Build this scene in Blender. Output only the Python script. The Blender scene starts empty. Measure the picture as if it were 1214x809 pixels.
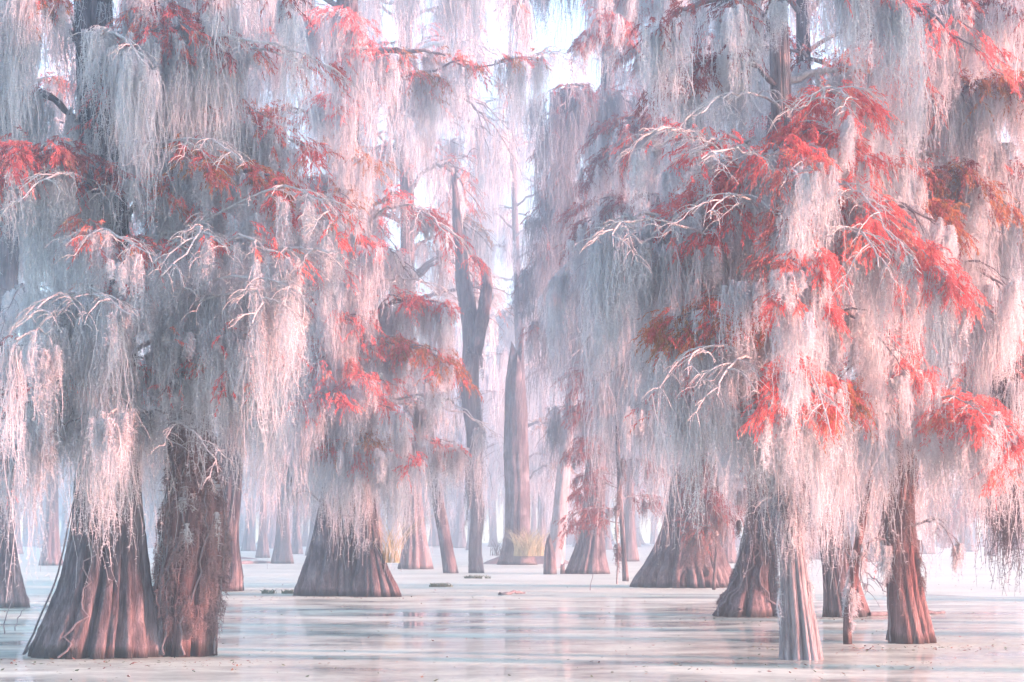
import bpy, math
import numpy as np
from mathutils import Vector

# ------------------------------------------------------------------ basics
F, HOR, CX, CAMH = 2360.0, 632.0, 607.0, 1.6      # focal length / horizon in photo pixels, eye height in metres
SC = bpy.context.scene
COL = SC.collection
RNG = np.random.default_rng(7)


def P(px, py, D):
    return np.array([(px - CX) / F * D, D, CAMH + (HOR - py) / F * D])


class MB:
    """collects triangles and quads, then links them as one mesh object"""
    def __init__(self):
        self.v, self.t, self.q, self.n = [], [], [], 0

    def add(self, v, tris=None, quads=None):
        v = np.asarray(v, dtype=np.float32).reshape(-1, 3)
        if tris is not None and len(tris):
            self.t.append(np.asarray(tris, dtype=np.int32).reshape(-1, 3) + self.n)
        if quads is not None and len(quads):
            self.q.append(np.asarray(quads, dtype=np.int32).reshape(-1, 4) + self.n)
        self.v.append(v)
        self.n += len(v)

    def mesh(self, name, mat, origin=(0, 0, 0), smooth=False):
        me = bpy.data.meshes.new(name)
        v = np.concatenate(self.v) - np.asarray(origin, dtype=np.float32)
        t = np.concatenate(self.t) if self.t else np.zeros((0, 3), np.int32)
        q = np.concatenate(self.q) if self.q else np.zeros((0, 4), np.int32)
        me.vertices.add(len(v)); me.vertices.foreach_set('co', v.ravel())
        loops = np.concatenate([t.ravel(), q.ravel()])
        me.loops.add(len(loops)); me.loops.foreach_set('vertex_index', loops)
        npoly = len(t) + len(q)
        me.polygons.add(npoly)
        st = np.concatenate([np.arange(len(t)) * 3, len(t) * 3 + np.arange(len(q)) * 4]).astype(np.int32)
        me.polygons.foreach_set('loop_start', st)
        if smooth:
            me.polygons.foreach_set('use_smooth', np.ones(npoly, dtype=bool))
        me.update(calc_edges=True)
        me.materials.append(mat)
        return me

    def build(self, name, mat, parent=None, smooth=False):
        if not self.v:
            return None
        org = (0, 0, 0)
        p = parent
        while p is not None:
            org = np.asarray(org, dtype=float) + np.array(p.location)
            p = p.parent
        o = bpy.data.objects.new(name, self.mesh(name, mat, org, smooth))
        COL.objects.link(o)
        if parent is not None:
            o.parent = parent
        return o


def tag(o, label=None, cat=None, group=None, kind=None):
    for k, val in (('label', label), ('category', cat), ('group', group), ('kind', kind)):
        if val:
            o[k] = val
    return o


def empty(name, loc, label, cat, group=None):
    o = bpy.data.objects.new(name, None)
    o.empty_display_size = 0.3
    COL.objects.link(o)
    o.location = [float(c) for c in loc]
    return tag(o, label, cat, group)


# ------------------------------------------------------------------ materials
def new_mat(name):
    m = bpy.data.materials.new(name)
    m.use_nodes = True
    nt = m.node_tree
    nt.nodes.clear()
    out = nt.nodes.new('ShaderNodeOutputMaterial')
    return m, nt, out


def N(nt, typ, **kw):
    n = nt.nodes.new(typ)
    for k, val in kw.items():
        if k in n.inputs:
            n.inputs[k].default_value = val
        else:
            setattr(n, k, val)
    return n


def ramp(nt, stops, interp='LINEAR'):
    r = nt.nodes.new('ShaderNodeValToRGB')
    r.color_ramp.interpolation = interp
    el = r.color_ramp.elements
    while len(el) < len(stops):
        el.new(0.5)
    for e, (p, c) in zip(el, stops):
        e.position = p
        e.color = (*c, 1)
    return r


def leafy(name, stops, trans=0.45, nscale=2.2, rough=0.8):
    """thin plant matter: diffuse + translucent, colour varies by clump (noise) and by strand (island)"""
    m, nt, out = new_mat(name)
    L = nt.links.new
    tc = N(nt, 'ShaderNodeTexCoord')
    noi = N(nt, 'ShaderNodeTexNoise', Scale=nscale, Detail=3.0)
    L(tc.outputs['Object'], noi.inputs['Vector'])
    geo = N(nt, 'ShaderNodeNewGeometry')
    mx = N(nt, 'ShaderNodeMath', operation='MULTIPLY_ADD')
    L(geo.outputs['Random Per Island'], mx.inputs[0]); mx.inputs[1].default_value = 0.5
    sc = N(nt, 'ShaderNodeMath', operation='MULTIPLY_ADD')
    L(noi.outputs['Fac'], sc.inputs[0]); sc.inputs[1].default_value = 1.6; sc.inputs[2].default_value = -0.55
    L(sc.outputs[0], mx.inputs[2])
    r = ramp(nt, stops)
    L(mx.outputs[0], r.inputs['Fac'])
    d = N(nt, 'ShaderNodeBsdfDiffuse'); t = N(nt, 'ShaderNodeBsdfTranslucent')
    L(r.outputs['Color'], d.inputs['Color']); L(r.outputs['Color'], t.inputs['Color'])
    mix = N(nt, 'ShaderNodeMixShader'); mix.inputs[0].default_value = trans
    L(d.outputs[0], mix.inputs[1]); L(t.outputs[0], mix.inputs[2])
    L(mix.outputs[0], out.inputs['Surface'])
    return m


MOSS = leafy('spanish_moss', [(0.0, (0.36, 0.375, 0.40)), (0.45, (0.58, 0.595, 0.62)), (1.0, (0.76, 0.775, 0.79))], 0.45, 1.3)
MOSS_BROWN = leafy('old_brown_moss', [(0.0, (0.13, 0.095, 0.10)), (0.5, (0.26, 0.19, 0.19)), (1.0, (0.40, 0.31, 0.30))], 0.35, 1.6)
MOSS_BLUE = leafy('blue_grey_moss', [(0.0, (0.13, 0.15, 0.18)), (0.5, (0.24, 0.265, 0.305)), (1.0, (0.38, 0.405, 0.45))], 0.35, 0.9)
MOSS_SHADED = leafy('shaded_dark_moss', [(0.0, (0.06, 0.055, 0.065)), (0.5, (0.12, 0.11, 0.125)), (1.0, (0.22, 0.205, 0.22))], 0.25, 1.6)  # shade on the right-hand drape, put into its strand colour
CORAL = leafy('coral_needles', [(0.0, (0.36, 0.12, 0.11)), (0.35, (0.64, 0.13, 0.14)), (0.7, (0.72, 0.21, 0.19)), (1.0, (0.66, 0.38, 0.24))], 0.5, 2.5)
RUST = leafy('rust_needles', [(0.0, (0.26, 0.13, 0.10)), (0.4, (0.50, 0.13, 0.13)), (0.75, (0.56, 0.21, 0.16)), (1.0, (0.48, 0.34, 0.19))], 0.5, 2.5)
MAROON = leafy('maroon_needles', [(0.0, (0.17, 0.05, 0.06)), (0.5, (0.28, 0.085, 0.09)), (1.0, (0.36, 0.15, 0.10))], 0.45, 2.0)
OLIVE = leafy('olive_orange_needles', [(0.0, (0.26, 0.17, 0.08)), (0.45, (0.40, 0.20, 0.09)), (1.0, (0.58, 0.18, 0.10))], 0.5, 2.2)
FOL = {'coral': CORAL, 'rust': RUST, 'maroon': MAROON, 'olive': OLIVE}
STRAW = leafy('dry_straw_grass', [(0.0, (0.28, 0.27, 0.15)), (0.5, (0.46, 0.44, 0.27)), (1.0, (0.60, 0.57, 0.38))], 0.4, 3.0)
GREEN = leafy('water_plant_leaf', [(0.0, (0.07, 0.10, 0.06)), (0.5, (0.12, 0.17, 0.09)), (1.0, (0.20, 0.24, 0.13))], 0.4, 4.0)


def bark(name, dark, mid, light, stain=True, vs=5.0, zs=0.5, moss_amt=0.35):
    m, nt, out = new_mat(name)
    L = nt.links.new
    tc = N(nt, 'ShaderNodeTexCoord')
    mp = N(nt, 'ShaderNodeMapping'); mp.inputs['Scale'].default_value = (vs, vs, zs)
    L(tc.outputs['Object'], mp.inputs['Vector'])
    n1 = N(nt, 'ShaderNodeTexNoise', Scale=2.2, Detail=8.0, Roughness=0.65, Distortion=0.4)
    L(mp.outputs[0], n1.inputs['Vector'])
    n2 = N(nt, 'ShaderNodeTexNoise', Scale=1.3, Detail=5.0)
    L(tc.outputs['Object'], n2.inputs['Vector'])
    mp3 = N(nt, 'ShaderNodeMapping'); mp3.inputs['Scale'].default_value = (vs * 3.2, vs * 3.2, zs * 2.2)
    L(tc.outputs['Object'], mp3.inputs['Vector'])
    n3 = N(nt, 'ShaderNodeTexNoise', Scale=2.2, Detail=6.0, Roughness=0.7, Distortion=0.8)
    L(mp3.outputs[0], n3.inputs['Vector'])
    hm = N(nt, 'ShaderNodeMixRGB'); hm.inputs['Fac'].default_value = 0.45
    L(n1.outputs['Fac'], hm.inputs['Color1']); L(n3.outputs['Fac'], hm.inputs['Color2'])
    r = ramp(nt, [(0.34, dark), (0.5, mid), (0.66, light)])
    L(hm.outputs['Color'], r.inputs['Fac'])
    # pale lichen blotches
    lich = ramp(nt, [(0.5, (0, 0, 0)), (0.66, (1, 1, 1))])
    L(n2.outputs['Fac'], lich.inputs['Fac'])
    lm = N(nt, 'ShaderNodeMath', operation='MULTIPLY'); lm.inputs[1].default_value = moss_amt
    L(lich.outputs['Color'], lm.inputs[0])
    mixl = N(nt, 'ShaderNodeMixRGB'); mixl.inputs['Color2'].default_value = (0.40, 0.39, 0.43, 1)
    L(lm.outputs[0], mixl.inputs['Fac']); L(r.outputs['Color'], mixl.inputs['Color1'])
    col = mixl.outputs['Color']
    if stain:   # old high-water line: the washed lower metre is paler and browner
        sx = N(nt, 'ShaderNodeSeparateXYZ'); L(tc.outputs['Object'], sx.inputs[0])
        ns = N(nt, 'ShaderNodeTexNoise', Scale=1.7, Detail=4.0); L(tc.outputs['Object'], ns.inputs['Vector'])
        ad = N(nt, 'ShaderNodeMath', operation='MULTIPLY_ADD'); L(ns.outputs['Fac'], ad.inputs[0])
        ad.inputs[1].default_value = 0.35; L(sx.outputs['Z'], ad.inputs[2])
        rr = ramp(nt, [(0.22, (0.35, 0.35, 0.35)), (0.30, (1, 1, 1)), (0.72, (0.9, 0.9, 0.9)), (0.86, (0, 0, 0))])
        L(ad.outputs[0], rr.inputs['Fac'])
        mm = N(nt, 'ShaderNodeMath', operation='MULTIPLY'); mm.inputs[1].default_value = 0.5
        L(rr.outputs['Color'], mm.inputs[0])
        r2 = ramp(nt, [(0.36, (0.06, 0.045, 0.05)), (0.5, (0.20, 0.15, 0.15)), (0.66, (0.36, 0.29, 0.285))])
        L(hm.outputs['Color'], r2.inputs['Fac'])
        mxs = N(nt, 'ShaderNodeMixRGB'); L(mm.outputs[0], mxs.inputs['Fac']); L(col, mxs.inputs['Color1']); L(r2.outputs['Color'], mxs.inputs['Color2'])
        col = mxs.outputs['Color']
        wet = ramp(nt, [(0.20, (0.24, 0.26, 0.22)), (0.27, (0.45, 0.46, 0.42)), (0.36, (1, 1, 1))]); L(ad.outputs[0], wet.inputs['Fac'])     # soaked, algae-dark foot
        mw = N(nt, 'ShaderNodeMixRGB', blend_type='MULTIPLY'); mw.inputs['Fac'].default_value = 1.0
        L(col, mw.inputs['Color1']); L(wet.outputs['Color'], mw.inputs['Color2'])
        col = mw.outputs['Color']
    b = N(nt, 'ShaderNodeBsdfPrincipled', Roughness=0.85)
    b.inputs['Specular IOR Level'].default_value = 0.15
    L(col, b.inputs['Base Color'])
    bp = N(nt, 'ShaderNodeBump', Strength=1.0, Distance=0.10)
    L(hm.outputs['Color'], bp.inputs['Height']); L(bp.outputs[0], b.inputs['Normal'])
    L(b.outputs[0], out.inputs['Surface'])
    return m


BARK = bark('cypress_bark', (0.022, 0.019, 0.025), (0.082, 0.073, 0.085), (0.25, 0.228, 0.25))
BARK_PALE = bark('pale_lichen_bark', (0.13, 0.115, 0.125), (0.30, 0.275, 0.29), (0.50, 0.475, 0.49), False, 6, 0.8, 0.7)
BARK_RED = bark('sun_red_brown_bark', (0.028, 0.018, 0.021), (0.15, 0.075, 0.075), (0.36, 0.20, 0.19), True, 5, 0.5, 0.15)  # reddish bark, pushed redder to carry the red sunlight on its trunks
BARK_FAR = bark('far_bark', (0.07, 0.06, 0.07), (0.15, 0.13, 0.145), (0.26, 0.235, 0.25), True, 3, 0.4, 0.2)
TWIG = bark('pale_twig_bark', (0.34, 0.335, 0.345), (0.60, 0.60, 0.605), (0.80, 0.81, 0.80), False, 8, 2, 0.2)
TWIG_DARK = bark('grey_branch_bark', (0.10, 0.09, 0.10), (0.20, 0.185, 0.20), (0.36, 0.345, 0.36), False, 8, 2, 0.4)
MUD = bark('mud_soil', (0.10, 0.085, 0.085), (0.18, 0.15, 0.15), (0.28, 0.24, 0.22), False, 1.5, 1.5, 0.1)


# ------------------------------------------------------------------ shapes
def tube(mb, pts, rad, sides=6, jitter=0.0, rng=RNG):
    pts = np.asarray(pts, float)
    n = len(pts)
    rad = np.broadcast_to(np.asarray(rad, float), (n,))
    tan = np.gradient(pts, axis=0)
    tan /= np.linalg.norm(tan, axis=1, keepdims=True) + 1e-9
    ref = np.array([0.31, 0.17, 0.93]) if abs(tan[:, 2]).mean() < 0.8 else np.array([1.0, 0.2, 0.1])
    u = np.cross(tan, ref); u /= np.linalg.norm(u, axis=1, keepdims=True) + 1e-9
    w = np.cross(tan, u)
    a = np.arange(sides) / sides * 2 * math.pi
    rr = rad[:, None] * (1 + jitter * rng.standard_normal((n, sides)))
    ring = pts[:, None] + rr[..., None] * (np.cos(a)[None, :, None] * u[:, None] + np.sin(a)[None, :, None] * w[:, None])
    i = np.arange(n - 1)[:, None] * sides
    j = np.arange(sides)[None]
    k = (j + 1) % sides
    q = np.stack([i + j, i + k, i + sides + k, i + sides + j], -1).reshape(-1, 4)
    base = n * sides
    v = np.concatenate([ring.reshape(-1, 3), pts[-1:] + tan[-1:] * rad[-1]])
    t = np.stack([np.full(sides, base), (n - 1) * sides + (np.arange(sides) + 1) % sides, (n - 1) * sides + np.arange(sides)], -1)[:, ::-1]
    mb.add(v, t, q)


def bez(p0, p1, p2, n):
    """curve that passes through p1 at its middle"""
    p0, p1, p2 = map(lambda p: np.asarray(p, float), (p0, p1, p2))
    c = 2 * p1 - 0.5 * (p0 + p2)
    t = np.linspace(0, 1, n)[:, None]
    return (1 - t) ** 2 * p0 + 2 * t * (1 - t) * c + t * t * p2


def moss(mb, A, Ln, W, rng, R=16, S=9, rw=0.012, barbs=1.3, bl=0.05):
    """hanging festoons: bundles of fine curly strands with side barbs"""
    A = np.asarray(A, float).reshape(-1, 3)
    n = len(A)
    if n == 0:
        return
    K = n * R
    fi = np.repeat(np.arange(n), R)
    u = np.sqrt(rng.random(K)); ang = rng.random(K) * 2 * math.pi
    core = rng.random(K)
    ln = Ln[fi] * (0.25 + 0.75 * core ** 0.6) * (1 - 0.45 * u * rng.random(K))
    W_ = W[fi]
    t = np.linspace(0, 1, S + 1)[None]
    d = t * ln[:, None] / Ln[fi][:, None]                     # share of the festoon's length
    prof = (0.18 + 0.95 * np.sin(np.clip(d * 2.6, 0, 1) * math.pi * 0.5)) * (1 - 0.85 * d)
    ph1 = rng.random(n) * 6.28; ph2 = rng.random(n) * 6.28; am = rng.random(n) * 0.05 * Ln
    z = -t * ln[:, None]
    sx = am[fi][:, None] * np.sin(ph1[fi][:, None] + 3.2 * d) * d
    sy = am[fi][:, None] * np.sin(ph2[fi][:, None] + 3.0 * d) * d
    step = (ln / S)[:, None]
    wx = np.cumsum(rng.standard_normal((K, S + 1)) * 0.34 * step ** 0.8 * 0.5, axis=1)
    wy = np.cumsum(rng.standard_normal((K, S + 1)) * 0.34 * step ** 0.8 * 0.5, axis=1)
    x = A[fi, 0][:, None] + 0.5 * W_[:, None] * (u * np.cos(ang))[:, None] * prof + sx + wx * 0.8
    y = A[fi, 1][:, None] + 0.5 * W_[:, None] * (u * np.sin(ang))[:, None] * prof + sy + wy * 0.8
    z = A[fi, 2][:, None] + z
    c = np.stack([x, y, z], -1)                               # K, S+1, 3
    phi = (rng.random(K) * 6.28)[:, None] + rng.standard_normal((K, 1)) * t * 2
    hw = 0.5 * rw * (1 - 0.6 * t) * (0.7 + 0.6 * rng.random((K, 1)))
    off = np.stack([np.cos(phi) * hw, np.sin(phi) * hw, np.zeros_like(phi)], -1)
    v = np.stack([c - off, c + off], 2).reshape(K, -1, 3)      # K, 2(S+1), 3
    b = np.arange(S) * 2
    qf = np.stack([b, b + 1, b + 3, b + 2], -1)
    q = (np.arange(K)[:, None, None] * (2 * (S + 1)) + qf[None]).reshape(-1, 4)
    mb.add(v.reshape(-1, 3), None, q)
    nb = int(K * S * barbs)
    if nb:
        kk = rng.integers(0, K, nb); ss = rng.random(nb) * S
        s0 = np.minimum(ss.astype(int), S - 1); fr = (ss - s0)[:, None]
        p = c[kk, s0] * (1 - fr) + c[kk, s0 + 1] * fr
        an = rng.random(nb) * 6.28
        ll = bl * (0.5 + rng.random(nb))
        tip = p + np.stack([np.cos(an) * ll, np.sin(an) * ll, ll * (rng.random(nb) * 1.4 - 1.15)], -1)
        bw = rw * 0.45
        an2 = an + 1.57
        o2 = np.stack([np.cos(an2) * bw * 0.6, np.sin(an2) * bw * 0.6, np.full(nb, bw)], -1)
        vv = np.stack([p - o2, p + o2, tip], 1).reshape(-1, 3)
        mb.add(vv, np.arange(nb * 3).reshape(-1, 3))


def sprays(mb, A, D0, ln, rng, M=16, leaf=0.07, lw=0.013, droop=0.9):
    """feathery drooping cypress branchlets made of narrow leaves"""
    A = np.asarray(A, float).reshape(-1, 3)
    n = len(A)
    if n == 0:
        return
    D0 = D0 / (np.linalg.norm(D0, axis=1, keepdims=True) + 1e-9)
    s = np.tile(np.linspace(0.08, 1, M)[None], (n, 1)) + rng.normal(0, 0.02, (n, M))
    p = A[:, None] + D0[:, None] * (s * ln[:, None])[..., None]
    p[..., 2] -= droop * s ** 2 * ln[:, None]
    tg = D0[:, None] * np.ones_like(s)[..., None]
    tg = tg.copy(); tg[..., 2] -= 2 * droop * s
    tg /= np.linalg.norm(tg, axis=2, keepdims=True)
    side = rng.standard_normal((n, M, 3))
    side -= (side * tg).sum(2, keepdims=True) * tg
    side /= np.linalg.norm(side, axis=2, keepdims=True) + 1e-9
    d = tg * 0.75 + side * 0.62
    d[..., 2] -= 0.45
    d /= np.linalg.norm(d, axis=2, keepdims=True)
    L = leaf * (0.6 + 0.8 * rng.random((n, M, 1))) * (1.15 - 0.5 * s[..., None])
    w = np.cross(d, rng.standard_normal((n, M, 3)))
    w /= np.linalg.norm(w, axis=2, keepdims=True) + 1e-9
    a = p - d * L * 0.15
    m_ = p + d * L * 0.4
    b = p + d * L
    v = np.stack([a, m_ + w * lw * 0.5, b, m_ - w * lw * 0.5], 2).reshape(-1, 3)
    mb.add(v, None, np.arange(n * M * 4).reshape(-1, 4))


def trunk_mesh(mb, ctrl, D, seed, ribs=11, rib_amp=0.16, seg=132, rows=80, dy=0.0, broken=0.0, zflare=2.2, depth=0.9):
    """fluted, flaring cypress trunk through photo-space centre line [(px, py, half width px)]"""
    rng = np.random.default_rng(seed)
    c = sorted(ctrl, key=lambda k: -k[1])
    zs = np.array([CAMH + (HOR - k[1]) / F * D for k in c])
    xs = np.array([(k[0] - CX) / F * D for k in c])
    rs = np.array([k[2] / F * D for k in c])
    zz = zs[0] - 0.35 + (zs[-1] - zs[0] + 0.35) * np.linspace(0, 1, rows) ** 1.5

    def sm(vals):
        o = np.interp(zz, zs, vals)
        for _ in range(3):
            o[1:-1] = 0.25 * o[:-2] + 0.5 * o[1:-1] + 0.25 * o[2:]
        return o
    x, r = sm(xs), sm(rs)
    y = np.full(rows, D + dy) + 0.05 * r[0] * np.sin(np.linspace(0, 5, rows) + seed)
    th = np.arange(seg) / seg * 2 * math.pi
    flare = np.exp(-(zz - zs[0]) / zflare)
    th_ = th[None] + 0.10 * np.sin(zz[:, None] * 0.7 + seed) + 0.06 * np.sin(2 * th[None] + seed * 1.7)
    th_ = th_ + 0.22 * np.sin(2 * th_ + seed * 0.9) + 0.12 * np.sin(3 * th_ + seed * 2.3)
    g1 = np.exp(-np.sin(ribs * 0.5 * th_ + seed) ** 2 / 0.10)            # deep grooves between the buttress ribs
    g2 = np.exp(-np.sin((ribs + 4) * 0.5 * th_ + seed * 2.1 + zz[:, None] * 0.12) ** 2 / 0.05)
    k3 = np.sin(3 * th_ + seed * 0.7) * 0.5 + np.sin(2 * th_ + seed) * 0.5
    k4 = np.sin(31 * th_ + 1.3 * np.sin(zz[:, None] * 1.1)) * 0.5
    knob = 0.0                                                            # burls and uneven swellings
    for _ in range(9):
        dt = (th[None] - rng.random() * 6.28 + math.pi) % (2 * math.pi) - math.pi
        zc = zs[0] + (zs[-1] - zs[0]) * rng.random() ** 1.5
        knob = knob + rng.normal(0.02, 0.05) * np.exp(-(dt / 0.35) ** 2 - ((zz[:, None] - zc) / (0.5 + 0.9 * rng.random())) ** 2)
    am = (0.40 + 0.60 * flare)[:, None] * rib_amp * 1.9 * (1 + 0.45 * np.sin(2 * th[None] + seed * 3.1) + 0.25 * np.sin(5 * th[None] + seed))
    rad = r[:, None] * (1.03 - am * (1.25 * g1 + 0.6 * g2) + am * 0.4 * k3 + 0.014 * k4 + 0.010 * rng.standard_normal((rows, seg)) + knob)
    vx = x[:, None] + rad * np.cos(th)[None]
    vy = y[:, None] + rad * np.sin(th)[None] * depth
    vz = np.repeat(zz[:, None], seg, 1)
    if broken:
        dth = (th - 0.35 + math.pi) % (2 * math.pi) - math.pi
        top = broken * (1.5 * np.exp(-dth ** 2 / 0.5) + 0.35 * np.sin(2 * th + seed) + 0.3 * np.sin(5 * th + 2 * seed) + rng.random(seg) * 0.35 - 0.4)
        wgt = np.clip((zz - zz[-1] + 2.0 * broken) / (2.0 * broken), 0, 1)[:, None] ** 2
        vz = vz + wgt * top[None]
    v = np.stack([vx, vy, vz], -1).reshape(-1, 3)
    i = np.arange(rows - 1)[:, None] * seg
    j = np.arange(seg)[None]
    k = (j + 1) % seg
    q = np.stack([i + j, i + k, i + seg + k, i + seg + j], -1).reshape(-1, 4)
    cap = np.array([[x[-1], y[-1], zz[-1] - 0.1]])
    t = np.stack([(rows - 1) * seg + np.arange(seg), (rows - 1) * seg + (np.arange(seg) + 1) % seg, np.full(seg, rows * seg)], -1)
    mb.add(np.concatenate([v, cap]), t, q)
    return (x, y, zz, r)


class Tree:
    def __init__(self, label, cat, D, ctrl, seed, mat=BARK, name='cypress_tree', group=None, lean=None, **kw):
        c = sorted(ctrl, key=lambda k: -k[1])
        self.D, self.seed = D, seed
        self.rng = np.random.default_rng(seed * 13 + 5)
        base = P(c[0][0], c[0][1], D)
        base[2] = 0
        self.root = empty(name, base, label, cat, group)
        mb = MB()
        self.line = trunk_mesh(mb, ctrl, D, seed, **kw)
        self.trunk = mb.build('trunk', mat, self.root, smooth=True)

    def at(self, z):
        x, y, zz, r = self.line
        return np.array([np.interp(z, zz, x), np.interp(z, zz, y), z]), np.interp(z, zz, r)

    def limb(self, s, m, e, dD=0.0, r0=0.05, n=6, sub=0.9, mo=(5, 1.2), fo=None, pale=False, dm=None, mat=None, mossmat=None, wf=0.14, droop=0.5, twigs=4, lod=None):
        """s, m, e: photo-space points (px, py) that the limb leaves from, passes and ends at; dD: depth of its tip off the trunk"""
        D = self.D
        p0 = P(s[0], s[1], D)
        x, y, zz, r = self.line
        if s[0] is not None and zz[0] < p0[2] < zz[-1]:
            cx, rr = self.at(p0[2])
            if abs(p0[0] - cx[0]) < 2.2 * rr + 0.4:
                p0 = cx
        p1 = P(m[0], m[1], D + (0.55 * dD if dm is None else dm))
        p2 = P(e[0], e[1], D + dD)
        return self.limb3(p0, p1, p2, r0, n, sub, mo, fo, pale, mat, mossmat, wf, droop, twigs, lod)

    def limb3(self, p0, p1, p2, r0=0.05, n=6, sub=0.9, mo=(5, 1.2), fo=None, pale=False, mat=None, mossmat=None, wf=0.14, droop=0.5, twigs=4, lod=None):
        rng = self.rng
        D = self.D
        k = max(1.0, D / 27.0)                       # detail falls with distance
        main = bez(p0, p1, p2, 16)
        ln = np.linalg.norm(np.diff(main, axis=0), axis=1).sum()
        j = rng.standard_normal((16, 3)) * (0.004 if r0 < 0.02 else 0.011) * min(ln, 4); j[0] = 0
        main = main + j
        wood = MB()
        rw_min = (0.0075 if pale else 0.006) * k
        tube(wood, main, np.linspace(r0, max(r0 * 0.22, rw_min), 16), 6)
        hang, fol_a, fol_d = [main[3:]], [main[6:]], [np.gradient(main, axis=0)[6:]]
        for i in range(n):
            t = 0.22 + 0.78 * (i + rng.random() * 0.7) / n
            f = min(t, 0.99) * 15
            a = int(f); p = main[a] + (main[min(a + 1, 15)] - main[a]) * (f - a)
            tg = main[min(a + 1, 15)] - main[max(a - 1, 0)]
            tg /= np.linalg.norm(tg) + 1e-9
            lat = np.cross(tg, [0, 0, 1]); lat /= np.linalg.norm(lat) + 1e-6
            sgn = 1 if i % 2 else -1
            d = tg * 0.8 + lat * sgn * (0.35 + 0.6 * rng.random()) + np.array([0, 0, 0.35 * rng.random()])
            d /= np.linalg.norm(d)
            sl = sub * (1.15 - 0.55 * t) * (0.6 + 0.7 * rng.random())
            s_ = np.linspace(0, 1, 8)[:, None]
            sp = p + d * s_ * sl + np.array([0, 0, -1]) * droop * s_ ** 2 * sl + rng.standard_normal((8, 3)) * 0.02 * sl * s_
            tube(wood, sp, np.linspace(max(r0 * 0.4, rw_min * 1.2), rw_min * 0.7, 8), 5)
            hang.append(sp[1:]); fol_a.append(sp[2:]); fol_d.append(np.gradient(sp, axis=0)[2:])
            for q_ in range(twigs):
                b0 = sp[rng.integers(2, 8)]
                dd = d * 0.7 + lat * rng.normal(0, 0.7) + np.array([0, 0, rng.normal(0.05, 0.25)])
                dd /= np.linalg.norm(dd)
                tl = sl * (0.25 + 0.4 * rng.random())
                tp = b0 + dd * s_[::2] * tl + np.array([0, 0, -1]) * 0.75 * s_[::2] ** 2 * tl
                tube(wood, tp, np.linspace(rw_min * 0.85, rw_min * 0.45, 4), 3)
                fol_a.append(tp[1:]); fol_d.append(np.gradient(tp, axis=0)[1:])
                if rng.random() < 0.5:
                    hang.append(tp[1:3])
        o = wood.build('limb', mat or (TWIG if pale else TWIG_DARK), self.root, smooth=True)
        hang = np.concatenate(hang); fa = np.concatenate(fol_a); fd = np.concatenate(fol_d)
        tot = ln + n * sub * 0.8
        if mo and mo[0] > 0:
            nm = int(tot * mo[0])
            nc = max(2, int(nm / 3.6))                   # festoons hang in clumps with ragged pointed ends
            ci = rng.integers(0, nc, nm)
            cp = hang[rng.integers(0, len(hang), nc)] + rng.standard_normal((nc, 3)) * 0.04
            cl = np.clip(rng.lognormal(-0.15, 0.6, nc), 0.2, 2.1)
            A = cp[ci] + rng.standard_normal((nm, 3)) * np.array([0.075, 0.075, 0.02]) * k ** 0.7
            A[:, 2] -= 0.02 + 0.09 * rng.random(nm)
            L = mo[1] * cl[ci] * (0.45 + 0.6 * rng.random(nm))
            L = np.minimum(L, np.maximum(A[:, 2] - 0.35 - 0.4 * rng.random(nm), 0.15))
            W = wf * 1.0 * (0.45 + 0.9 * rng.random(nm)) * (0.6 + 0.4 * np.minimum(L, 2))
            mm = MB()
            moss(mm, A, L, W, rng, R=int(max(8, 20 - 2.5 * k)), S=int(max(5, 10 - k)), rw=0.0092 * k ** 0.8, barbs=2.6 / k ** 0.5, bl=0.038 * k ** 0.6)
            mm.build('hanging_moss', mossmat or MOSS, o)
        if fo:
            kinds = fo[0].split('+')
            per = fo[1] / len(kinds)
            for kd in kinds:
                nf = int(tot * min(per * 1.6, 44 / len(kinds)))
                c0 = rng.integers(0, len(fa))
                idx = rng.integers(0, len(fa), nf) if len(kinds) == 1 else np.clip((c0 + rng.normal(0, len(fa) * 0.25, nf)).astype(int) % len(fa), 0, len(fa) - 1)
                A = fa[idx] + rng.standard_normal((nf, 3)) * 0.05 + np.array([0, 0, 0.04])
                dd = fd[idx] / (np.linalg.norm(fd[idx], axis=1, keepdims=True) + 1e-9) * 0.8 + rng.standard_normal((nf, 3)) * np.array([0.55, 0.55, 0.25])
                fb = MB()
                sprays(fb, A, dd, (0.13 + 0.17 * rng.random(nf)) * k ** 0.5, rng, M=int(18 / k ** 0.4), leaf=0.08 * k ** 0.6, lw=0.0135 * k ** 0.7, droop=0.4)
                fb.build('foliage', FOL[kd], o)
        return o

    def fill(self, n, y0, y1, reach, mo=(4, 1.3), fo=None, fprob=0.4, mossmat=None, side=None, pale=0.25, rise=0.3, r0=0.05, wf=0.15, nsub=5, sub=0.9, front=0.0):
        rng = self.rng
        for i in range(n):
            py = y0 + (y1 - y0) * (i + rng.random()) / n
            z = CAMH + (HOR - py) / F * self.D
            p0, r = self.at(z)
            az = rng.random() * 2 * math.pi if side is None else side + rng.normal(0, 0.7)
            ln = reach * (0.6 + 0.6 * rng.random())
            d = np.array([math.cos(az), math.sin(az) * 0.8 - front, 0])
            p1 = p0 + d * ln * 0.55 + np.array([0, 0, ln * rise * (0.3 + rng.random())])
            p2 = p0 + d * ln + np.array([0, 0, ln * rise * (rng.random() * 1.2 - 0.7)])
            f = fo if fo and rng.random() < fprob else None
            if f and isinstance(f[0], (list, tuple)):
                f = f[rng.integers(0, len(f))]
            self.limb3(p0, p1, p2, r0, nsub, sub, mo, f, rng.random() < pale, None, mossmat, wf)

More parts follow.
